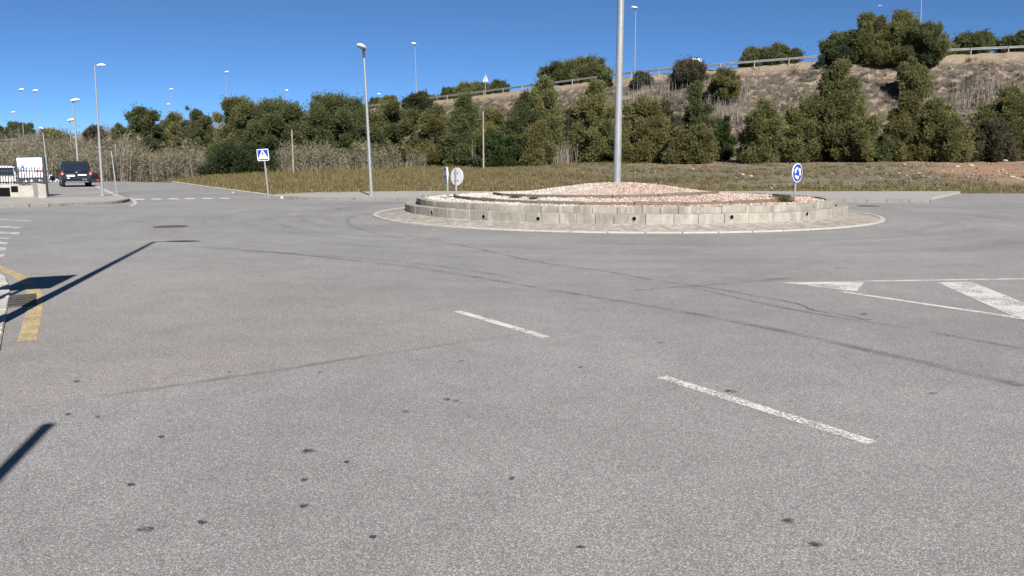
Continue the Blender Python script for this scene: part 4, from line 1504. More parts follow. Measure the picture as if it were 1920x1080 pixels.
# concrete wall end: front block and the low wall that runs back along the drive
t = empty("concrete_wall", (-21.3, 36.9, .0), 0, "pale low concrete wall end at the driveway mouth", "wall")
org = Vector((-21.3, 36.9))
mb = MB()
P0 = Vector((-21.05, 36.4)); P1 = P0 + gd * 9
nn = Vector((-.79, -.61)) * .32
mb.prism([p_ - org for p_ in (P0, P1, P1 + nn, P0 + nn)], -.05, .72)
mb.build("side_wall", M['wallconc'], t, bevel=.015)
mb = MB(); mb.box(-2.05, .55, -.05, -.63, .85, .62); mb.build("front_block", M['wallconc'], t, bevel=.015)
mb = MB(); mb.box(-1.98, .535, .32, -1.66, .552, .60); mb.build("meter_box", M['pit'], t)
# retaining wall under the railings, set back; its shade is put into the dark colour
t = empty("yard_wall", (-30, 38.4, 0), 0, "low wall, darkened for shade, under the railings of the yard", "wall")
mb = MB(); mb.box(-14, .5, -.05, 6.55, .7, .50); mb.build("wall_face", plain("shade_dark_render", (.07, .07, .075), .8, .2), t)
mb = MB(); mb.box(-14, -.3, .50, 6.7, .72, .66); mb.build("coping", M['kerb'], t, bevel=.015)
# railings
t = empty("railing_fence", (-30, 38.3, .66), 0, "dark grey metal railings on the low yard wall", "fence")
mb = MB(); mb.box(-14, -.02, .06, 8.0, .02, .12); mb.box(-14, -.02, .60, 8.0, .02, .65); mb.build("rail", M['fence'], t)
for k in range(60):
    xx_ = 7.9 - k * .128
    if xx_ < -6: break
    mb = MB(); mb.box(xx_ - .016, -.016, .0, xx_ + .016, .016, .82); mb.build("upright", M['fence'], t)

# totem sign board
d = 40.5
xl = at(31, 300, d)[0]; xr2 = at(80, 300, d)[0]
zt = at(55, 293.5, d)[2]; zl = at(55, 345, d)[2]
t = empty("sign_board", ((xl + xr2) / 2, d, 0), 0, "large white information board in a dark frame behind the railings", "sign", rot=(0, R(-1.0), R(0)))
hw = (xr2 - xl) / 2
mb = MB(); mb.box(-hw - .02, .03, 0, hw + .02, .16, zt); fr = mb.build("frame", M['signframe'], t, bevel=.01)
mb = MB(); mb.box(hw + .025, .0, 0, hw + .10, .12, zt - .02); mb.build("side_post", M['signframe'], t, bevel=.01)
zw = zl + (zt - zl) * .24
mb = MB(); mb.box(-hw + .03, .01, zw, hw - .03, .03, zt - .06); pn = mb.build("panel", M['signboard'], t)
# print: blue chevron mark, red box with bars, grey text lines
HH = zt - .06 - zw
Mx = Matrix.Translation((0, .006, zw))
mb = MB()
ccx = -hw * .55
for q in (0, .10):
    mb.plate([(ccx - .20, .34 * HH + q - .07), (ccx, .34 * HH + q + .03), (ccx + .20, .34 * HH + q - .07), (ccx + .20, .34 * HH + q - .01), (ccx, .34 * HH + q + .085), (ccx - .20, .34 * HH + q - .01)], Mx)
mb.plate([(ccx + .075 * math.cos(a * .52), .34 * HH + .23 + .075 * math.sin(a * .52)) for a in range(12)], Mx)
mb.build("blue_chevrons", M['printblue'], pn)
mb = MB()
x0 = hw * .42
for q in range(4):
    xa = x0 + q * .095
    mb.plate([(xa, .26 * HH), (xa + .07, .26 * HH), (xa + .07, .28 * HH + .02), (xa, .28 * HH + .02)], Mx)
    mb.plate([(xa, .34 * HH), (xa + .07, .34 * HH), (xa + .07, .38 * HH), (xa, .38 * HH)], Mx)
    mb.plate([(xa, .26 * HH), (xa + .02, .26 * HH), (xa + .02, .38 * HH), (xa, .38 * HH)], Mx @ Matrix.Translation((0, -.004, 0)))
mb.plate([(ccx - .12, .05 * HH), (ccx + .15, .05 * HH), (ccx + .15, .08 * HH), (ccx - .12, .08 * HH)], Mx)
mb.plate([(ccx - .12, .12 * HH), (ccx + .15, .12 * HH), (ccx + .15, .15 * HH), (ccx - .12, .15 * HH)], Mx)
mb.plate([(ccx - .12, .08 * HH), (ccx - .07, .08 * HH), (ccx - .07, .12 * HH), (ccx - .12, .12 * HH)], Mx)
mb.build("red_mark", M['printred'], pn)
mb = MB()
for (a, b, h_) in ((-.12, .10, .92), (.22, .56, .93), (.20, .56, .88), (.28, .58, .62), (-.14, .08, .87)):
    n_ = max(2, int((b - a) / .045))
    for q in range(n_):
        xa = a + (b - a) * q / n_
        mb.plate([(xa, h_ * HH), (xa + (b - a) / n_ * .7, h_ * HH), (xa + (b - a) / n_ * .7, h_ * HH + .022), (xa, h_ * HH + .022)], Mx)
mb.build("small_print", M['printgrey'], pn)
mb = MB()
zq = zw - .20
Md = Matrix.Translation((0, .02, zq))
mb.plate([(-hw * .62, .0), (-hw * .42, -.09), (-hw * .42, -.03), (-hw * .25, -.03), (-hw * .25, .03), (-hw * .42, .03), (-hw * .42, .09)], Md)
mb.plate([(-.05, -.09), (.10, -.09), (.10, .09), (-.05, .09)], Md)
mb.plate([(hw * .50, .05), (hw * .62, .10), (hw * .62, .07), (hw * .80, .07), (hw * .80, -.08), (hw * .72, -.08), (hw * .72, .03), (hw * .62, .03), (hw * .62, .0)], Md)
mb.build("arrow_symbol", M['signwhite'], t)


# ------------------------------------------------------------------ vegetation
def tufts(P, D, n_leaf, L, Wd, spread, rs):
    """n_leaf thin triangles from each point P, about direction D"""
    n = len(P)
    d = D[:, None, :] + rs.normal(0, spread, (n, n_leaf, 3))
    d /= np.linalg.norm(d, axis=2, keepdims=True) + 1e-9
    s_ = np.cross(d, rs.normal(0, 1, (n, n_leaf, 3)))
    s_ /= np.linalg.norm(s_, axis=2, keepdims=True) + 1e-9
    ln = L * rs.uniform(.6, 1.25, (n, n_leaf, 1))
    b = P[:, None, :] + rs.normal(0, L * .12, (n, n_leaf, 3))
    a0 = b - s_ * Wd / 2; a1 = b + s_ * Wd / 2; tp = b + d * ln
    V = np.stack([a0, a1, tp], 2).reshape(-1, 3)
    T = np.arange(len(V)).reshape(-1, 3)
    return V, T


def crown(rs, H, W, kind, dist):
    lobes = []
    if kind == 'cone':
        n = int(60 + H * 9)
        t = rs.random(n) ** .85 * .95 + .02
        prof = np.interp(t, [0, .12, .3, .55, .8, 1.0], [.72, .95, 1.0, .82, .50, .14])
        lr = np.interp(t, [0, .6, 1], [.115, .10, .075]) * W * rs.uniform(.75, 1.25, n)
    elif kind == 'round':
        n = int(60 + W * 10)
        t = rs.random(n) * .86 + .10
        prof = np.sqrt(np.clip(1 - ((t - .5) / .54) ** 2, .05, 1))
        lr = np.full(n, .085) * W * rs.uniform(.75, 1.25, n)
    elif kind == 'umbrella':
        n = int(50 + W * 8)
        t = rs.random(n) * .70 + .25
        prof = np.sqrt(np.clip(1 - ((t - .42) / .60) ** 2, .05, 1))
        lr = np.full(n, .082) * W * rs.uniform(.75, 1.25, n)
    elif kind == 'sparse':
        n = int(34 + W * 5)
        t = rs.random(n) * .75 + .2
        prof = np.sqrt(np.clip(1 - ((t - .6) / .5) ** 2, .05, 1))
        lr = np.full(n, .075) * W * rs.uniform(.7, 1.2, n)
    else:  # bush
        n = int(50 + W * 9)
        t = rs.random(n) * .85 + .04
        prof = np.sqrt(np.clip(1 - (t / 1.0) ** 2, .08, 1))
        lr = np.full(n, .09) * W * rs.uniform(.75, 1.2, n)
    ang = rs.random(n) * 2 * np.pi
    off = np.zeros((n, 2)); zf_ = np.ones(n)
    if kind == 'cone':
        # several leaders of different height
        nl = rs.integers(2, 5)
        hf_ = np.concatenate([[1.0], rs.uniform(.55, .9, nl)])
        wf_ = np.concatenate([[.74], rs.uniform(.45, .62, nl)])
        oa = rs.random(nl + 1) * 6.28; orad = np.concatenate([[.05 * W], rs.uniform(.16, .27, nl) * W])
        pk = rs.choice(nl + 1, n, p=np.concatenate([[.46], np.full(nl, .54 / nl)]))
        off = np.stack([np.cos(oa[pk]) * orad[pk], np.sin(oa[pk]) * orad[pk]], 1)
        zf_ = hf_[pk]; prof = prof * wf_[pk] * 1.12
    elif kind in ('round', 'umbrella', 'bush', 'sparse'):
        nl = rs.integers(2, 4)
        oa = rs.random(nl) * 6.28
        pk = rs.integers(0, nl, n)
        off = np.stack([np.cos(oa[pk]), np.sin(oa[pk])], 1) * W * .15
        zf_ = rs.uniform(.82, 1.0, nl)[pk]; zf_[pk == 0] = 1.0
        prof = prof * .80
    # lopsided outline: each side of the crown bulges differently
    side = 1 + .16 * np.sin(ang * 2 + rs.random() * 6) + .12 * np.sin(ang * 3 + rs.random() * 6)
    rad = prof * W / 2 * np.clip(rs.random(n) ** .45, .25, 1) * side
    rad = np.maximum(rad - lr * .55, 0)
    # notches where boughs are missing
    gaps = np.stack([rs.random(7) * 6.28, rs.uniform(.15, .95, 7)], 1)
    da = np.abs((ang[:, None] - gaps[None, :, 0] + np.pi) % (2 * np.pi) - np.pi) * .38
    dt = np.abs(t[:, None] - gaps[None, :, 1])
    outer = rad > prof * W / 2 * .35
    keep_ = ~((np.hypot(da, dt).min(1) < .13) & outer)
    C = np.stack([rad * np.cos(ang) + off[:, 0], rad * np.sin(ang) + off[:, 1], np.minimum(t * H * zf_, H - lr * .8)], 1)
    C[:, 2] = np.maximum(C[:, 2], lr * .35)
    C = C[keep_]; lr = lr[keep_]
    leaf = .165 + .0008 * dist
    dens = {'sparse': 55, 'bush': 104}.get(kind, 92)
    Ps = []; Ds = []; Ts = []
    for c_, r_ in zip(C, lr):
        m = max(10, int(dens * r_ * r_ * 12.6 * .9))
        dv = rs.normal(0, 1, (m, 3)); dv /= np.linalg.norm(dv, axis=1, keepdims=True)
        rr_ = r_ * np.clip(rs.random(m) ** .4, .25, 1) * (1 + .28 * rs.normal(0, 1, m))
        out_ = c_ * np.array([1, 1, 0]); out_ = out_ / (np.linalg.norm(out_) + 1e-6)
        p_ = c_ + dv * rr_[:, None] * np.array([1, 1, .95]) + (out_ * .7 + np.array([0, 0, .75])) * (np.abs(rs.normal(0, .42, m)) * r_ * np.where(rs.random(m) < .10, 1.8, 1.0))[:, None]
        Ts.append(np.full(m, rs.normal(0, 1)))
        Ps.append(p_); Ds.append(dv * .8 + out_ * .35 + np.array([0, 0, .55]))
    P = np.concatenate(Ps); D = np.concatenate(Ds); tn = np.concatenate(Ts)
    ok = (P[:, 2] > .05)
    return P[ok], D[ok], C, lr, leaf, tn[ok]


def tree(name, px, ytop, ybase, wpx, kind, m, label, cat, d=None, group=None, on='foot'):
    rs = np.random.default_rng(int(px * 13 + ytop * 7 + wpx))
    if d is None:
        h_ = hit(px, ybase)
        x, y, z = h_ if h_ else (at(px, ybase, 120)[0], 120, at(px, ybase, 120)[2])
    else:
        x, y, _ = at(px, ybase, d)
        z = tz(x, y)
    H = at(px, ytop, y)[2] - z
    W = wpx * y / FPX * 1.10
    P, D, C, lr, leaf, tn = crown(rs, H, W, kind, y)
    t = empty(name, (x, y, z - .08), 0, label, cat, group)
    V, T = tufts(P, D, 4, leaf, leaf * .34, .55, rs)
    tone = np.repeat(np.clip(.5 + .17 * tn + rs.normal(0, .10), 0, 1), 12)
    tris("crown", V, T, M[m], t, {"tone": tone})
    mb = MB()
    lean = rs.normal(0, .04, 2) * H
    r0 = max(.05, H * .022)
    top = H * (.80 if kind != 'bush' else .5)
    pts = [Vector((lean[0] * q * q, lean[1] * q * q, top * q - (.25 if q == 0 else 0))) for q in (0, .3, .6, 1)]
    mb.tube(pts, [r0 * 1.25, r0, r0 * .7, r0 * .25], 8)
    order = rs.permutation(len(C))[:11]
    for j in order:
        c_ = C[j]
        q = np.clip(c_[2] / top * .75, .05, .95)
        s0 = Vector((lean[0] * q * q, lean[1] * q * q, top * q))
        e = Vector(c_)
        mid = s0.lerp(e, .5) + Vector((0, 0, .06 * H * rs.random()))
        mb.tube([s0, mid, e], [r0 * .42, r0 * .28, r0 * .1], 5)
    mb.build("trunk", M['bark'], t, smooth=True)
    return t


TF = "pines at the foot of the embankment"
TS = "trees and bushes on the embankment face"
TR = "pines along the top behind the guardrail"
TL = "trees beyond the yard and the canes"
trees = [
    # px, ytop, ybase, width, kind, material, distance, label, name, category, group
    (273, 207, 290, 92, 'round', 'pine_dark', 108, "dark pine standing among the canes past the driveway corner lamp", "pine_tree", "tree", TL),
    (232, 232, 290, 50, 'round', 'pine_dark', 104, "small dark pine tucked against the pine in the canes", "pine_tree", "tree", TL),
    (356, 193, 250, 46, 'sparse', 'olive', 135, "airy grey green tree poking above the dry canes", "broadleaf_tree", "tree", TL),
    (312, 213, 250, 62, 'round', 'pine', 150, "low round pine just beside the airy grey green tree", "pine_tree", "tree", TL),
    (385, 208, 255, 60, 'round', 'pine_dark', 135, "low pine between the grey green tree and the rounded pine", "pine_tree", "tree", TL),
    (437, 187, 312, 104, 'round', 'pine', 108, "broad rounded pine rising directly above the dark low shrub", "pine_tree", "tree", TF),
    (522, 191, 308, 118, 'round', 'pine_dark', 106, "wide dense pine behind the blue crossing sign", "pine_tree", "tree", TF),
    (575, 205, 308, 80, 'round', 'pine', 109, "pine filling the dip next past the crossing sign's pine", "pine_tree", "tree", TF),
    (640, 173, 305, 122, 'round', 'pine_dark', 107, "tall wide pine beside the slim egg headed street lamp", "pine_tree", "tree", TF),
    (690, 215, 300, 50, 'round', 'bush_brown', 118, "thin brownish tree behind the slim street lamp", "broadleaf_tree", "tree", TF),
    (452, 278, 323, 112, 'bush', 'bush_dark', 93, "dark rounded shrub at the grass edge before the pines", "shrub", "shrub", TF),
    (748, 196, 306, 96, 'round', 'pine', 101, "bushy pine below the dark bush on the skyline", "pine_tree", "tree", TF),
    (815, 203, 305, 84, 'cone', 'pine_yellow', 99, "olive toned pine just beyond the back of the round sign", "pine_tree", "tree", TF),
    (872, 182, 312, 88, 'cone', 'pine_dark', 95, "dark pine rising over the two island signs", "pine_tree", "tree", TF),
    (928, 205, 310, 84, 'cone', 'pine_yellow', 96, "slender olive pine behind the bare wooden pole", "pine_tree", "tree", TF),
    (944, 250, 314, 84, 'bush', 'bush_green', 88, "bright green low shrub beside the bare wooden pole", "shrub", "shrub", TF),
    (985, 178, 314, 96, 'cone', 'pine_dark', 93, "dense dark pine above the bright green shrub", "pine_tree", "tree", TF),
    (1022, 146, 312, 100, 'cone', 'pine', 94, "tallest pine of the clump between pole and mast", "pine_tree", "tree", TF),
    (1005, 230, 312, 74, 'cone', 'pine_yellow', 88, "low sunlit pine in front of the tallest clump pine", "pine_tree", "tree", TF),
    (1068, 205, 305, 70, 'cone', 'bush_brown', 97, "thin brown green tree between the clump and mast pine", "broadleaf_tree", "tree", TF),
    (1113, 156, 304, 92, 'cone', 'pine', 95, "pointed pine standing just before the thick mast", "pine_tree", "tree", TF),
    (1196, 178, 304, 96, 'cone', 'pine_yellow', 92, "broad olive pine directly past the thick mast", "pine_tree", "tree", TF),
    (1248, 192, 302, 70, 'cone', 'bush_brown', 94, "sparse brownish pine past the mast's broad olive pine", "pine_tree", "tree", TF),
    (1303, 154, 300, 76, 'cone', 'pine_dark', 93, "narrow tall pine below the brown bush on the slope", "pine_tree", "tree", TF),
    (1268, 240, 300, 66, 'cone', 'pine_yellow', 88, "low olive pine at the foot of the narrow tall pine", "pine_tree", "tree", TF),
    (1321, 232, 300, 64, 'cone', 'pine_yellow', 86, "small rounded olive pine beside the dark hollow", "pine_tree", "tree", TF),
    (1352, 215, 290, 50, 'bush', 'bush_green', 95, "fresh green bush above the dark hollow", "shrub", "shrub", TF),
    (1424, 188, 299, 92, 'cone', 'pine', 86, "full pine just short of the round arrow sign", "pine_tree", "tree", TF),
    (1490, 203, 297, 78, 'cone', 'pine', 87, "pine standing straight above the round arrow sign", "pine_tree", "tree", TF),
    (1556, 116, 296, 124, 'cone', 'pine', 87, "biggest pine on the slope foot, next past the arrow sign", "pine_tree", "tree", TF),
    (1600, 215, 294, 64, 'cone', 'pine_yellow', 84, "low pine against the flank of the biggest pine", "pine_tree", "tree", TF),
    (1652, 248, 293, 46, 'cone', 'pine_dark', 84, "small dark pine between the two large foot pines", "pine_tree", "tree", TF),
    (1697, 176, 293, 84, 'cone', 'pine_yellow', 85, "upright olive pine below the pine halfway up the bank", "pine_tree", "tree", TF),
    (1756, 190, 293, 100, 'cone', 'pine', 84, "wide pine next to the upright olive pine", "pine_tree", "tree", TF),
    (1800, 250, 292, 44, 'bush', 'bush_dark', 84, "dark scrubby bush beside the wide pine", "shrub", "shrub", TF),
    (1876, 166, 292, 112, 'cone', 'pine', 86, "spreading pine over the red bare earth", "pine_tree", "tree", TF),
    (1850, 215, 292, 70, 'bush', 'bush_brown', 84, "brownish bush at the foot of the spreading pine", "shrub", "shrub", TF),
    # on the slope
    (1361, 133, 192, 60, 'round', 'pine_yellow', None, "lone round olive pine on the bare slope", "pine_tree", "tree", TS),
    (1709, 112, 182, 62, 'cone', 'pine', None, "pine halfway up the bank under the skyline pines", "pine_tree", "tree", TS),
    (1304, 114, 154, 78, 'bush', 'bush_brown', None, "dark brown bush hiding the guardrail below the white board", "shrub", "shrub", TS),
    (1131, 140, 164, 32, 'bush', 'bush_dark', None, "small dark bush under the guardrail just before the mast", "shrub", "shrub", TS),
    (1209, 136, 161, 42, 'bush', 'olive', None, "small grey green bush under the guardrail just past the mast", "shrub", "shrub", TS),
    (776, 172, 212, 60, 'bush', 'bush_dark', 148, "dark bush on the skyline under a motorway lamp", "shrub", "shrub", TS),
    (1565, 88, 122, 56, 'bush', 'bush_dark', None, "dark bush over the guardrail above the biggest foot pine", "shrub", "shrub", TS),
    # behind the rail
    (1582, 62, 118, 92, 'umbrella', 'pine_dark', 119, "flat topped pine on the skyline before the highest pines", "pine_tree", "tree", TR),
    (1632, 25, 122, 74, 'cone', 'pine', 116, "tall loose pine on the skyline, first of the highest pair", "pine_tree", "tree", TR),
    (1688, 23, 126, 84, 'cone', 'pine', 115, "tall dark pine on the skyline, second of the highest pair", "pine_tree", "tree", TR),
    (1735, 48, 140, 78, 'round', 'pine_dark', 112, "dense pine hanging over the rail beside the highest pair", "pine_tree", "tree", TR),
    (1664, 80, 122, 90, 'bush', 'pine_yellow', 114, "low olive growth under the highest pair of pines", "shrub", "shrub", TR),
    (1768, 70, 105, 44, 'round', 'pine', 120, "small pine between the dense skyline pine and bare rail", "pine_tree", "tree", TR),
    (1830, 65, 105, 78, 'umbrella', 'pine_dark', 122, "low wide pine behind the bare stretch of rail", "pine_tree", "tree", TR),
    (1904, 62, 105, 74, 'umbrella', 'pine_dark', 120, "low wide pine at the end of the bare rail", "pine_tree", "tree", TR),
    (1414, 89, 128, 60, 'umbrella', 'pine_dark', 128, "first of two rounded pines behind the middle of the rail", "pine_tree", "tree", TR),
    (1474, 86, 126, 74, 'umbrella', 'pine_dark', 127, "second wider one of two rounded pines behind the rail", "pine_tree", "tree", TR),
    (1092, 112, 165, 84, 'umbrella', 'pine', 140, "tallest pine of the skyline group just before the mast", "pine_tree", "tree", TR),
    (1046, 122, 170, 62, 'umbrella', 'pine_dark', 142, "lower pine of the skyline group over the clump pine", "pine_tree", "tree", TR),
    (1132, 126, 160, 40, 'umbrella', 'pine', 141, "small pine of the skyline group nearest the mast", "pine_tree", "tree", TR),
    (936, 153, 180, 42, 'umbrella', 'pine_dark', 152, "small skyline pine past the triangular sign", "pine_tree", "tree", TR),
    (886, 158, 185, 52, 'umbrella', 'pine', 156, "rounded skyline pine just before the triangular sign", "pine_tree", "tree", TR),
    (843, 167, 190, 40, 'umbrella', 'pine_dark', 162, "small skyline pine over the olive pine and dark bush", "pine_tree", "tree", TR),
    (802, 178, 200, 34, 'umbrella', 'pine', 165, "tiny skyline pine touching the dark bush", "pine_tree", "tree", TR),
    (734, 183, 210, 40, 'umbrella', 'pine', 176, "small skyline pine before the dark bush", "pine_tree", "tree", TR),
    (704, 185, 212, 40, 'umbrella', 'pine_dark', 180, "small skyline pine just past the slim street lamp", "pine_tree", "tree", TR),
    # far yard side
    (42, 232, 272, 46, 'round', 'pine_dark', 202, "distant dark tree behind the two motorway lamps", "pine_tree", "tree", TL),
    (8, 240, 275, 44, 'round', 'bush_brown', 200, "distant brownish tree above the parked white car", "broadleaf_tree", "tree", TL),
    (105, 243, 300, 66, 'round', 'pine', 118, "round green pine above the sign board and van", "pine_tree", "tree", TL),
    (170, 235, 300, 60, 'round', 'bush_brown', 110, "brownish thicket tree behind the driveway corner lamp", "broadleaf_tree", "tree", TL),
]
for (px, yt, yb, wp, kd, m, d, lb, nm, ct, gp) in trees:
    tree(nm, px, yt, yb, wp, kd, m, lb, ct, d, gp)


def blades(name, P, h, wd, lean, m, rs, label, cat, LV=None):
    """curved thin blades standing on points P"""
    n = len(P)
    a = rs.random(n) * 2 * np.pi
    hh = h * rs.uniform(.55, 1.15, n) if not hasattr(h, '__len__') else h
    s_ = np.stack([np.cos(a), np.sin(a), np.zeros(n)], 1) * (wd / 2)
    b = rs.random(n) * 2 * np.pi
    ln = np.stack([np.cos(b), np.sin(b), np.zeros(n)], 1) * (hh * np.abs(rs.normal(0, lean, n)))[:, None]
    if LV is not None: ln = LV
    up = np.stack([np.zeros(n), np.zeros(n), hh], 1)
    v0 = P - s_; v1 = P + s_
    v2 = P + up * .6 + ln * .35 + s_ * .75; v3 = P + up * .6 + ln * .35 - s_ * .75
    v4 = P + up + ln
    V = np.stack([v0, v1, v2, v3, v4], 1).reshape(-1, 3)
    k0 = np.arange(n)[:, None] * 5
    T = np.concatenate([k0 + np.array([0, 1, 2]), k0 + np.array([0, 2, 3]), k0 + np.array([3, 2, 4])], 0)
    o = tris(name, V, T, M[m]); o["kind"] = 'stuff'
    return tag(o, label, cat)


rs = np.random.default_rng(3)


def scatter(n, x0, x1, y0, y1, keep):
    x = rs.uniform(x0, x1, n); y = rs.uniform(y0, y1, n)
    k_ = keep(x, y)
    x, y = x[k_], y[k_]
    return np.stack([x, y, terrain(x, y)], 1)


def in_field(x, y):
    t_, s_ = bank_t(x, y)
    left = x > (-10.6 - (y - 37.6) * .575 + .25)
    back = np.where(x < 23, np.where(x < -6, y > 44.5 + (-6 - x) * -.75 - .1, y > 44.9 + .35 * np.sin(x * 1.7) * np.sin(x * .6 + 1)), y > 45.0)
    return left & back & (t_ < .05) & (s_ > 0)


# rough grass over the field: denser and taller near the pavement and to the left
P = scatter(300000, -40, 75, 38, 112, in_field)
prob = np.interp(P[:, 1], [44, 52, 70, 105], [1, .8, .5, .38]) * np.clip(1.0 - sm((P[:, 0] + 2) / 26) * sm((P[:, 1] - 49.5) / 4) * .84, 0, 1)
patch = wob(P[:, 0] * .8 + 3, P[:, 1] * 1.5) + .5 * wob(P[:, 0] * 2.3, P[:, 1] * 2.9)
prob *= np.clip(.75 + .5 * patch, .12, 1) * (1 - .95 * np.clip(red_at(P[:, 0], P[:, 1]) * 1.7, 0, 1))
P = P[rs.random(len(P)) < prob]
hh = rs.uniform(.10, .30, len(P)) * np.interp(P[:, 0], [-20, 0, 20, 60], [1.15, 1.0, .7, .6])
blades("rough_grass", P, hh, .035, .5, 'grass', rs, "olive brown rough grass covering the open field", "grass")

# taller weed clumps and loose rubble on the far side of the field
P = scatter(9000, -12, 75, 48, 96, in_field)
pr = np.clip(sm((P[:, 0] + 6) / 16) * (.35 + .5 * wob(P[:, 0] * .9, P[:, 1] * 1.4)), .03, 1) * (1 - .95 * np.clip(red_at(P[:, 0], P[:, 1]) * 1.6, 0, 1))
P = P[rs.random(len(P)) < pr]
sz_ = rs.uniform(.12, .42, len(P))
PP = np.repeat(P, 14, 0) + rs.normal(0, 1, (len(P) * 14, 3)) * np.repeat(sz_, 14)[:, None] * np.array([.7, .7, .12]) + np.array([0, 0, .03])
V, T = tufts(PP, np.tile(np.array([0, 0, .8]), (len(PP), 1)), 1, .24, .05, .5, rs)
o = tris("weed_clumps", V, T, M['weed']); o["kind"] = 'stuff'; tag(o, "low dark weeds over the rough ground behind the roundabout", "weeds")
P = scatter(30000, -6, 75, 46, 92, in_field)
pr = np.clip(sm((P[:, 0] + 2) / 18) * sm((P[:, 1] - 49) / 5) * (.2 + .6 * wob(P[:, 0] * .5 + 4, P[:, 1] * 1.1)), .005, 1)
P = P[rs.random(len(P)) < pr]
n = len(P)
szs = rs.gamma(1.6, .02, n) + .015
rot = rs.random(n) * 6.28
ov = oct_v[None] * rs.uniform(.6, 1.3, (n, 6, 3))
xr_ = ov[..., 0] * np.cos(rot)[:, None] - ov[..., 1] * np.sin(rot)[:, None]
yr_ = ov[..., 0] * np.sin(rot)[:, None] + ov[..., 1] * np.cos(rot)[:, None]
V = np.stack([P[:, 0:1] + xr_ * szs[:, None], P[:, 1:2] + yr_ * szs[:, None], P[:, 2:3] + ov[..., 2] * szs[:, None] + szs[:, None] * .3], -1).reshape(-1, 3)
T = (oct_f[None] + (np.arange(n) * 6)[:, None, None]).reshape(-1, 3)
o = tris("field_rubble", V, T, M['rubble']); o["kind"] = 'stuff'; tag(o, "small pale rubble strewn over the rough ground", "rubble")

# cane thicket
def in_cane(x, y):
    t_, s_ = bank_t(x, y)
    u = (x / y) * FPX + 960
    front = np.interp(u, [-60, 60, 200, 330, 420, 540, 700, 800], [84, 78, 77, 82, 97, 90, 93, 96])
    back = np.interp(u, [-60, 100, 300, 430, 560, 740, 800], [112, 110, 112, 103, 98, 101, 99])
    gap = (u > 405) & (u < 510)
    return (u > -80) & (u < 790) & (y > front) & (y < back) & ~gap & ~((u > 70) & (u < 200) & (y < 85))


CC = scatter(2600, -75, 0, 74, 116, in_cane)
dk = wob(CC[:, 0] * .55 + 2, CC[:, 1] * .8)
CC = CC[dk > -.45][:700]
nb = rs.integers(14, 46, len(CC))
ci = np.repeat(np.arange(len(CC)), nb)
cr_ = rs.uniform(.35, 1.3, len(CC))[ci]
th = rs.random(len(ci)) * 6.28; rr0 = np.sqrt(rs.random(len(ci))) * cr_
P = np.stack([CC[ci, 0] + rr0 * np.cos(th), CC[ci, 1] + rr0 * np.sin(th), np.zeros(len(ci))], 1)
P[:, 2] = terrain(P[:, 0], P[:, 1])
u = P[:, 0] / P[:, 1] * FPX + 960
Hc = np.interp(u, [-60, 60, 150, 230, 300, 400, 520, 640, 740, 790], [6.4, 5.8, 5.6, 5.6, 4.4, 4.8, 3.5, 3.5, 2.8, 2.4])
Hc = Hc * np.clip(rs.normal(.80, .2, len(CC)), .3, 1.2)[ci] * rs.uniform(.55, 1.05, len(P))
cl = rs.normal(0, .13, (len(CC), 2))[ci]
LEAN = np.stack([np.cos(th) * rr0 * .22 + cl[:, 0] * Hc + rs.normal(0, .05, len(P)) * Hc, np.sin(th) * rr0 * .22 + cl[:, 1] * Hc, np.zeros(len(P))], 1)
o = blades("cane_thicket", P, Hc, .036, .1, 'drystem', rs, "dry grey beige stems of the tall cane thicket", "canes", LEAN)
k_ = rs.integers(0, len(P), 170000)
hf = rs.random(len(k_)) ** .75
LP = P[k_] + LEAN[k_] * (hf ** 1.6)[:, None] + np.stack([rs.normal(0, .10, len(k_)), rs.normal(0, .10, len(k_)), hf * Hc[k_] * .97], 1)
a = rs.random(len(k_)) * 6.28
LD = np.stack([np.cos(a), np.sin(a), rs.uniform(-.2, 1.3, len(k_))], 1)
V, T = tufts(LP, LD, 1, .52, .075, .3, rs)
o = tris("cane_leaves", V, T, M['reed']); o["kind"] = 'stuff'; tag(o, "pale green leaves of the tall cane thicket", "canes")
# lower weeds in front of the canes
P2 = scatter(30000, -75, 0, 74, 112, lambda x, y: in_cane(x, y + 2.5) & (y > 70))
P2 = P2[rs.random(len(P2)) < .5]
blades("cane_undergrowth", P2, .9, .07, .5, 'reed', rs, "low tangled growth at the foot of the canes", "undergrowth")

# heath and scrub on the bank
def on_bank(x, y):
    t_, s_ = bank_t(x, y)
    return (t_ > .03) & (t_ < .97) & (s_ > 0)


P = scatter(42000, -60, 95, 78, 165, on_bank)
dens = wob(P[:, 0] * .9, P[:, 1] * 1.2) + .6 * wob(P[:, 0] * 2.4 + 5, P[:, 1] * 2.2)
bt, _ = bank_t(P[:, 0], P[:, 1])
P = P[rs.random(len(P)) < np.clip(.45 + .85 * dens, .03, 1) * np.interp(bt, [0, .8, .93, 1], [1, .9, .35, .05])]
n_l = 24
dv = rs.normal(0, 1, (len(P), 3)) * .35 + np.array([0, 0, .8])
big = rs.gamma(2.2, .17, len(P)) + .12
PP = np.repeat(P, n_l, 0) + rs.normal(0, 1, (len(P) * n_l, 3)) * np.repeat(big, n_l)[:, None] * np.array([.62, .62, .16]) + np.array([0, 0, .06])
V, T = tufts(PP, np.repeat(dv, n_l, 0), 1, .38, .07, .55, rs)
o = tris("bank_scrub", V, T, M['scrub']); o["kind"] = 'stuff'; tag(o, "grey brown heath scrub over the embankment face", "scrub")

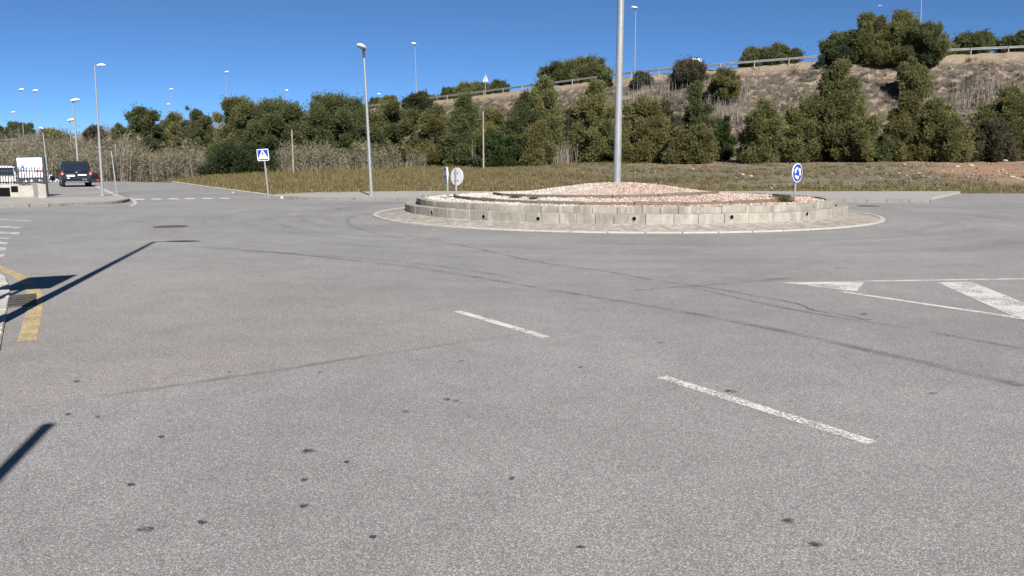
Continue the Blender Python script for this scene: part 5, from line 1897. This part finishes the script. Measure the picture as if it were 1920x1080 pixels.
# bare grey thickets among the pines
Ps = []
for px, py, wd_, n_ in ((375, 262, 90, 1100), (330, 255, 70, 700), (420, 275, 40, 400), (60, 275, 120, 900), (190, 262, 90, 800), (1105, 303, 70, 900), (975, 310, 40, 300), (780, 307, 90, 700), (1340, 238, 90, 700), (1370, 190, 80, 500), (1190, 302, 40, 300), (1660, 292, 40, 250), (720, 312, 60, 500), (905, 312, 30, 200), (1790, 292, 50, 300),
                        (1790, 215, 120, 260), (1850, 200, 110, 240), (1240, 185, 90, 260), (310, 250, 90, 400), (1050, 308, 40, 260), (1560, 294, 80, 260), (1880, 292, 60, 300)):
    h_ = hit(px, py)
    if not h_: continue
    sc__ = h_[1] / FPX
    q = np.stack([h_[0] + rs.normal(0, wd_ * .3 * sc__, n_), h_[1] + 1 + rs.normal(0, 1.2, n_)], 1)
    Ps.append(np.column_stack([q, terrain(q[:, 0], q[:, 1])]))
P = np.concatenate(Ps)
blades("bare_thicket", P, 2.6, .045, .22, 'drystem', rs, "bare grey upright stems among the pines", "thicket")

# weeds on the gravel mound
def weed(px, py, z, size, n_, label):
    x, y = G(px, py, z)
    zz = float(zi(np.array([x]), np.array([y]))[0])
    r2 = np.random.default_rng(int(px))
    P_ = np.column_stack([r2.normal(0, size * .35, n_), r2.normal(0, size * .35, n_), np.zeros(n_)])
    D_ = np.column_stack([P_[:, 0] * 2, P_[:, 1] * 2, np.full(n_, size)])
    D_ /= np.linalg.norm(D_, axis=1, keepdims=True)
    V, T = tufts(P_, D_, 3, size, .018, .4, r2)
    t_ = tris("weed", V, T, M['weed']); t_.location = (x, y, zz)
    tag(t_, label, "weed", "weeds growing in the roundabout gravel")


weed(1468, 377, .55, .26, 160, "dry bushy weed beside the round arrow sign post")
weed(1340, 381, .55, .10, 60, "flat weed at the foot of the long timber edging")
weed(965, 371, .6, .14, 90, "low green weed where the short timber edging starts")
weed(1000, 373, .6, .12, 80, "small green weed between the two timber edgings")
weed(1073, 352, .8, .10, 30, "small dark weed on the pale side of the mound")
weed(910, 375, .55, .12, 60, "thin weed behind the end of the long timber edging")

# stones scattered over the field
stones = []
for k in range(3):
    r2 = np.random.default_rng(40 + k)
    bm = bmesh.new(); bmesh.ops.create_icosphere(bm, subdivisions=2, radius=1)
    for v in bm.verts:
        v.co *= 1 + .25 * math.sin(v.co.x * 3 + k) * math.cos(v.co.y * 2.6 + k * 2) + r2.uniform(-.09, .09)
        v.co.z *= .6
    me = bpy.data.meshes.new("field_stone"); bm.to_mesh(me); bm.free()
    me.materials.append(M['rock'])
    stones.append(me)
spots = [(1795, 313, .32), (1885, 303, .42), (1822, 312, .38), (1777, 307, .2), (1758, 302, .22), (1768, 322, .18), (1785, 321, .15), (1825, 329, .22), (1899, 333, .25), (1908, 335, .2), (1850, 339, .16), (1723, 327, .3), (1731, 331, .16),
         (1742, 332, .16), (1688, 312, .2), (1696, 309, .22), (1624, 318, .16), (1614, 325, .14), (1603, 307, .15), (1815, 332, .12), (1880, 320, .2), (1872, 322, .16), (1886, 326, .18), (1760, 357, .12), (1611, 354, .14), (1634, 352, .1),
         (1392, 329, .32), (1408, 332, .28), (1380, 335, .22), (1300, 318, .2), (1353, 312, .2), (1540, 299, .22), (1520, 330, .1), (1447, 354, .14), (1092, 325, .24), (1028, 314, .2), (958, 351, .12), (1017, 351, .14), (1223, 339, .1), (656, 353, .1), (808, 358, .14), (700, 325, .1),
         (539, 364, .18), (517, 366, .1), (548, 363, .16), (585, 358, .14), (437, 362, .12), (1722, 361, .14), (1700, 330, .15), (1650, 335, .14), (1915, 338, .2), (1560, 326, .14), (1486, 318, .12)]
for k, (px, py, s_) in enumerate(spots):
    h_ = hit(px, py, 44)
    if not h_ or h_[1] > 100: continue
    o = bpy.data.objects.new("field_stone", stones[k % 3]); COL.objects.link(o)
    o.location = (h_[0], h_[1], h_[2] + s_ * .2)
    s_ *= .62
    o.scale = (s_ * random.uniform(.8, 1.3), s_, s_ * random.uniform(.7, 1.2))
    o.rotation_euler = (random.uniform(-.3, .3), random.uniform(-.3, .3), random.uniform(0, 6))
    tag(o, "pale loose stone lying on the rough field", "stone", "pale stones scattered over the field")
# dark trench edge in the field
h_ = hit(1742, 326, 44)
if h_:
    o = None
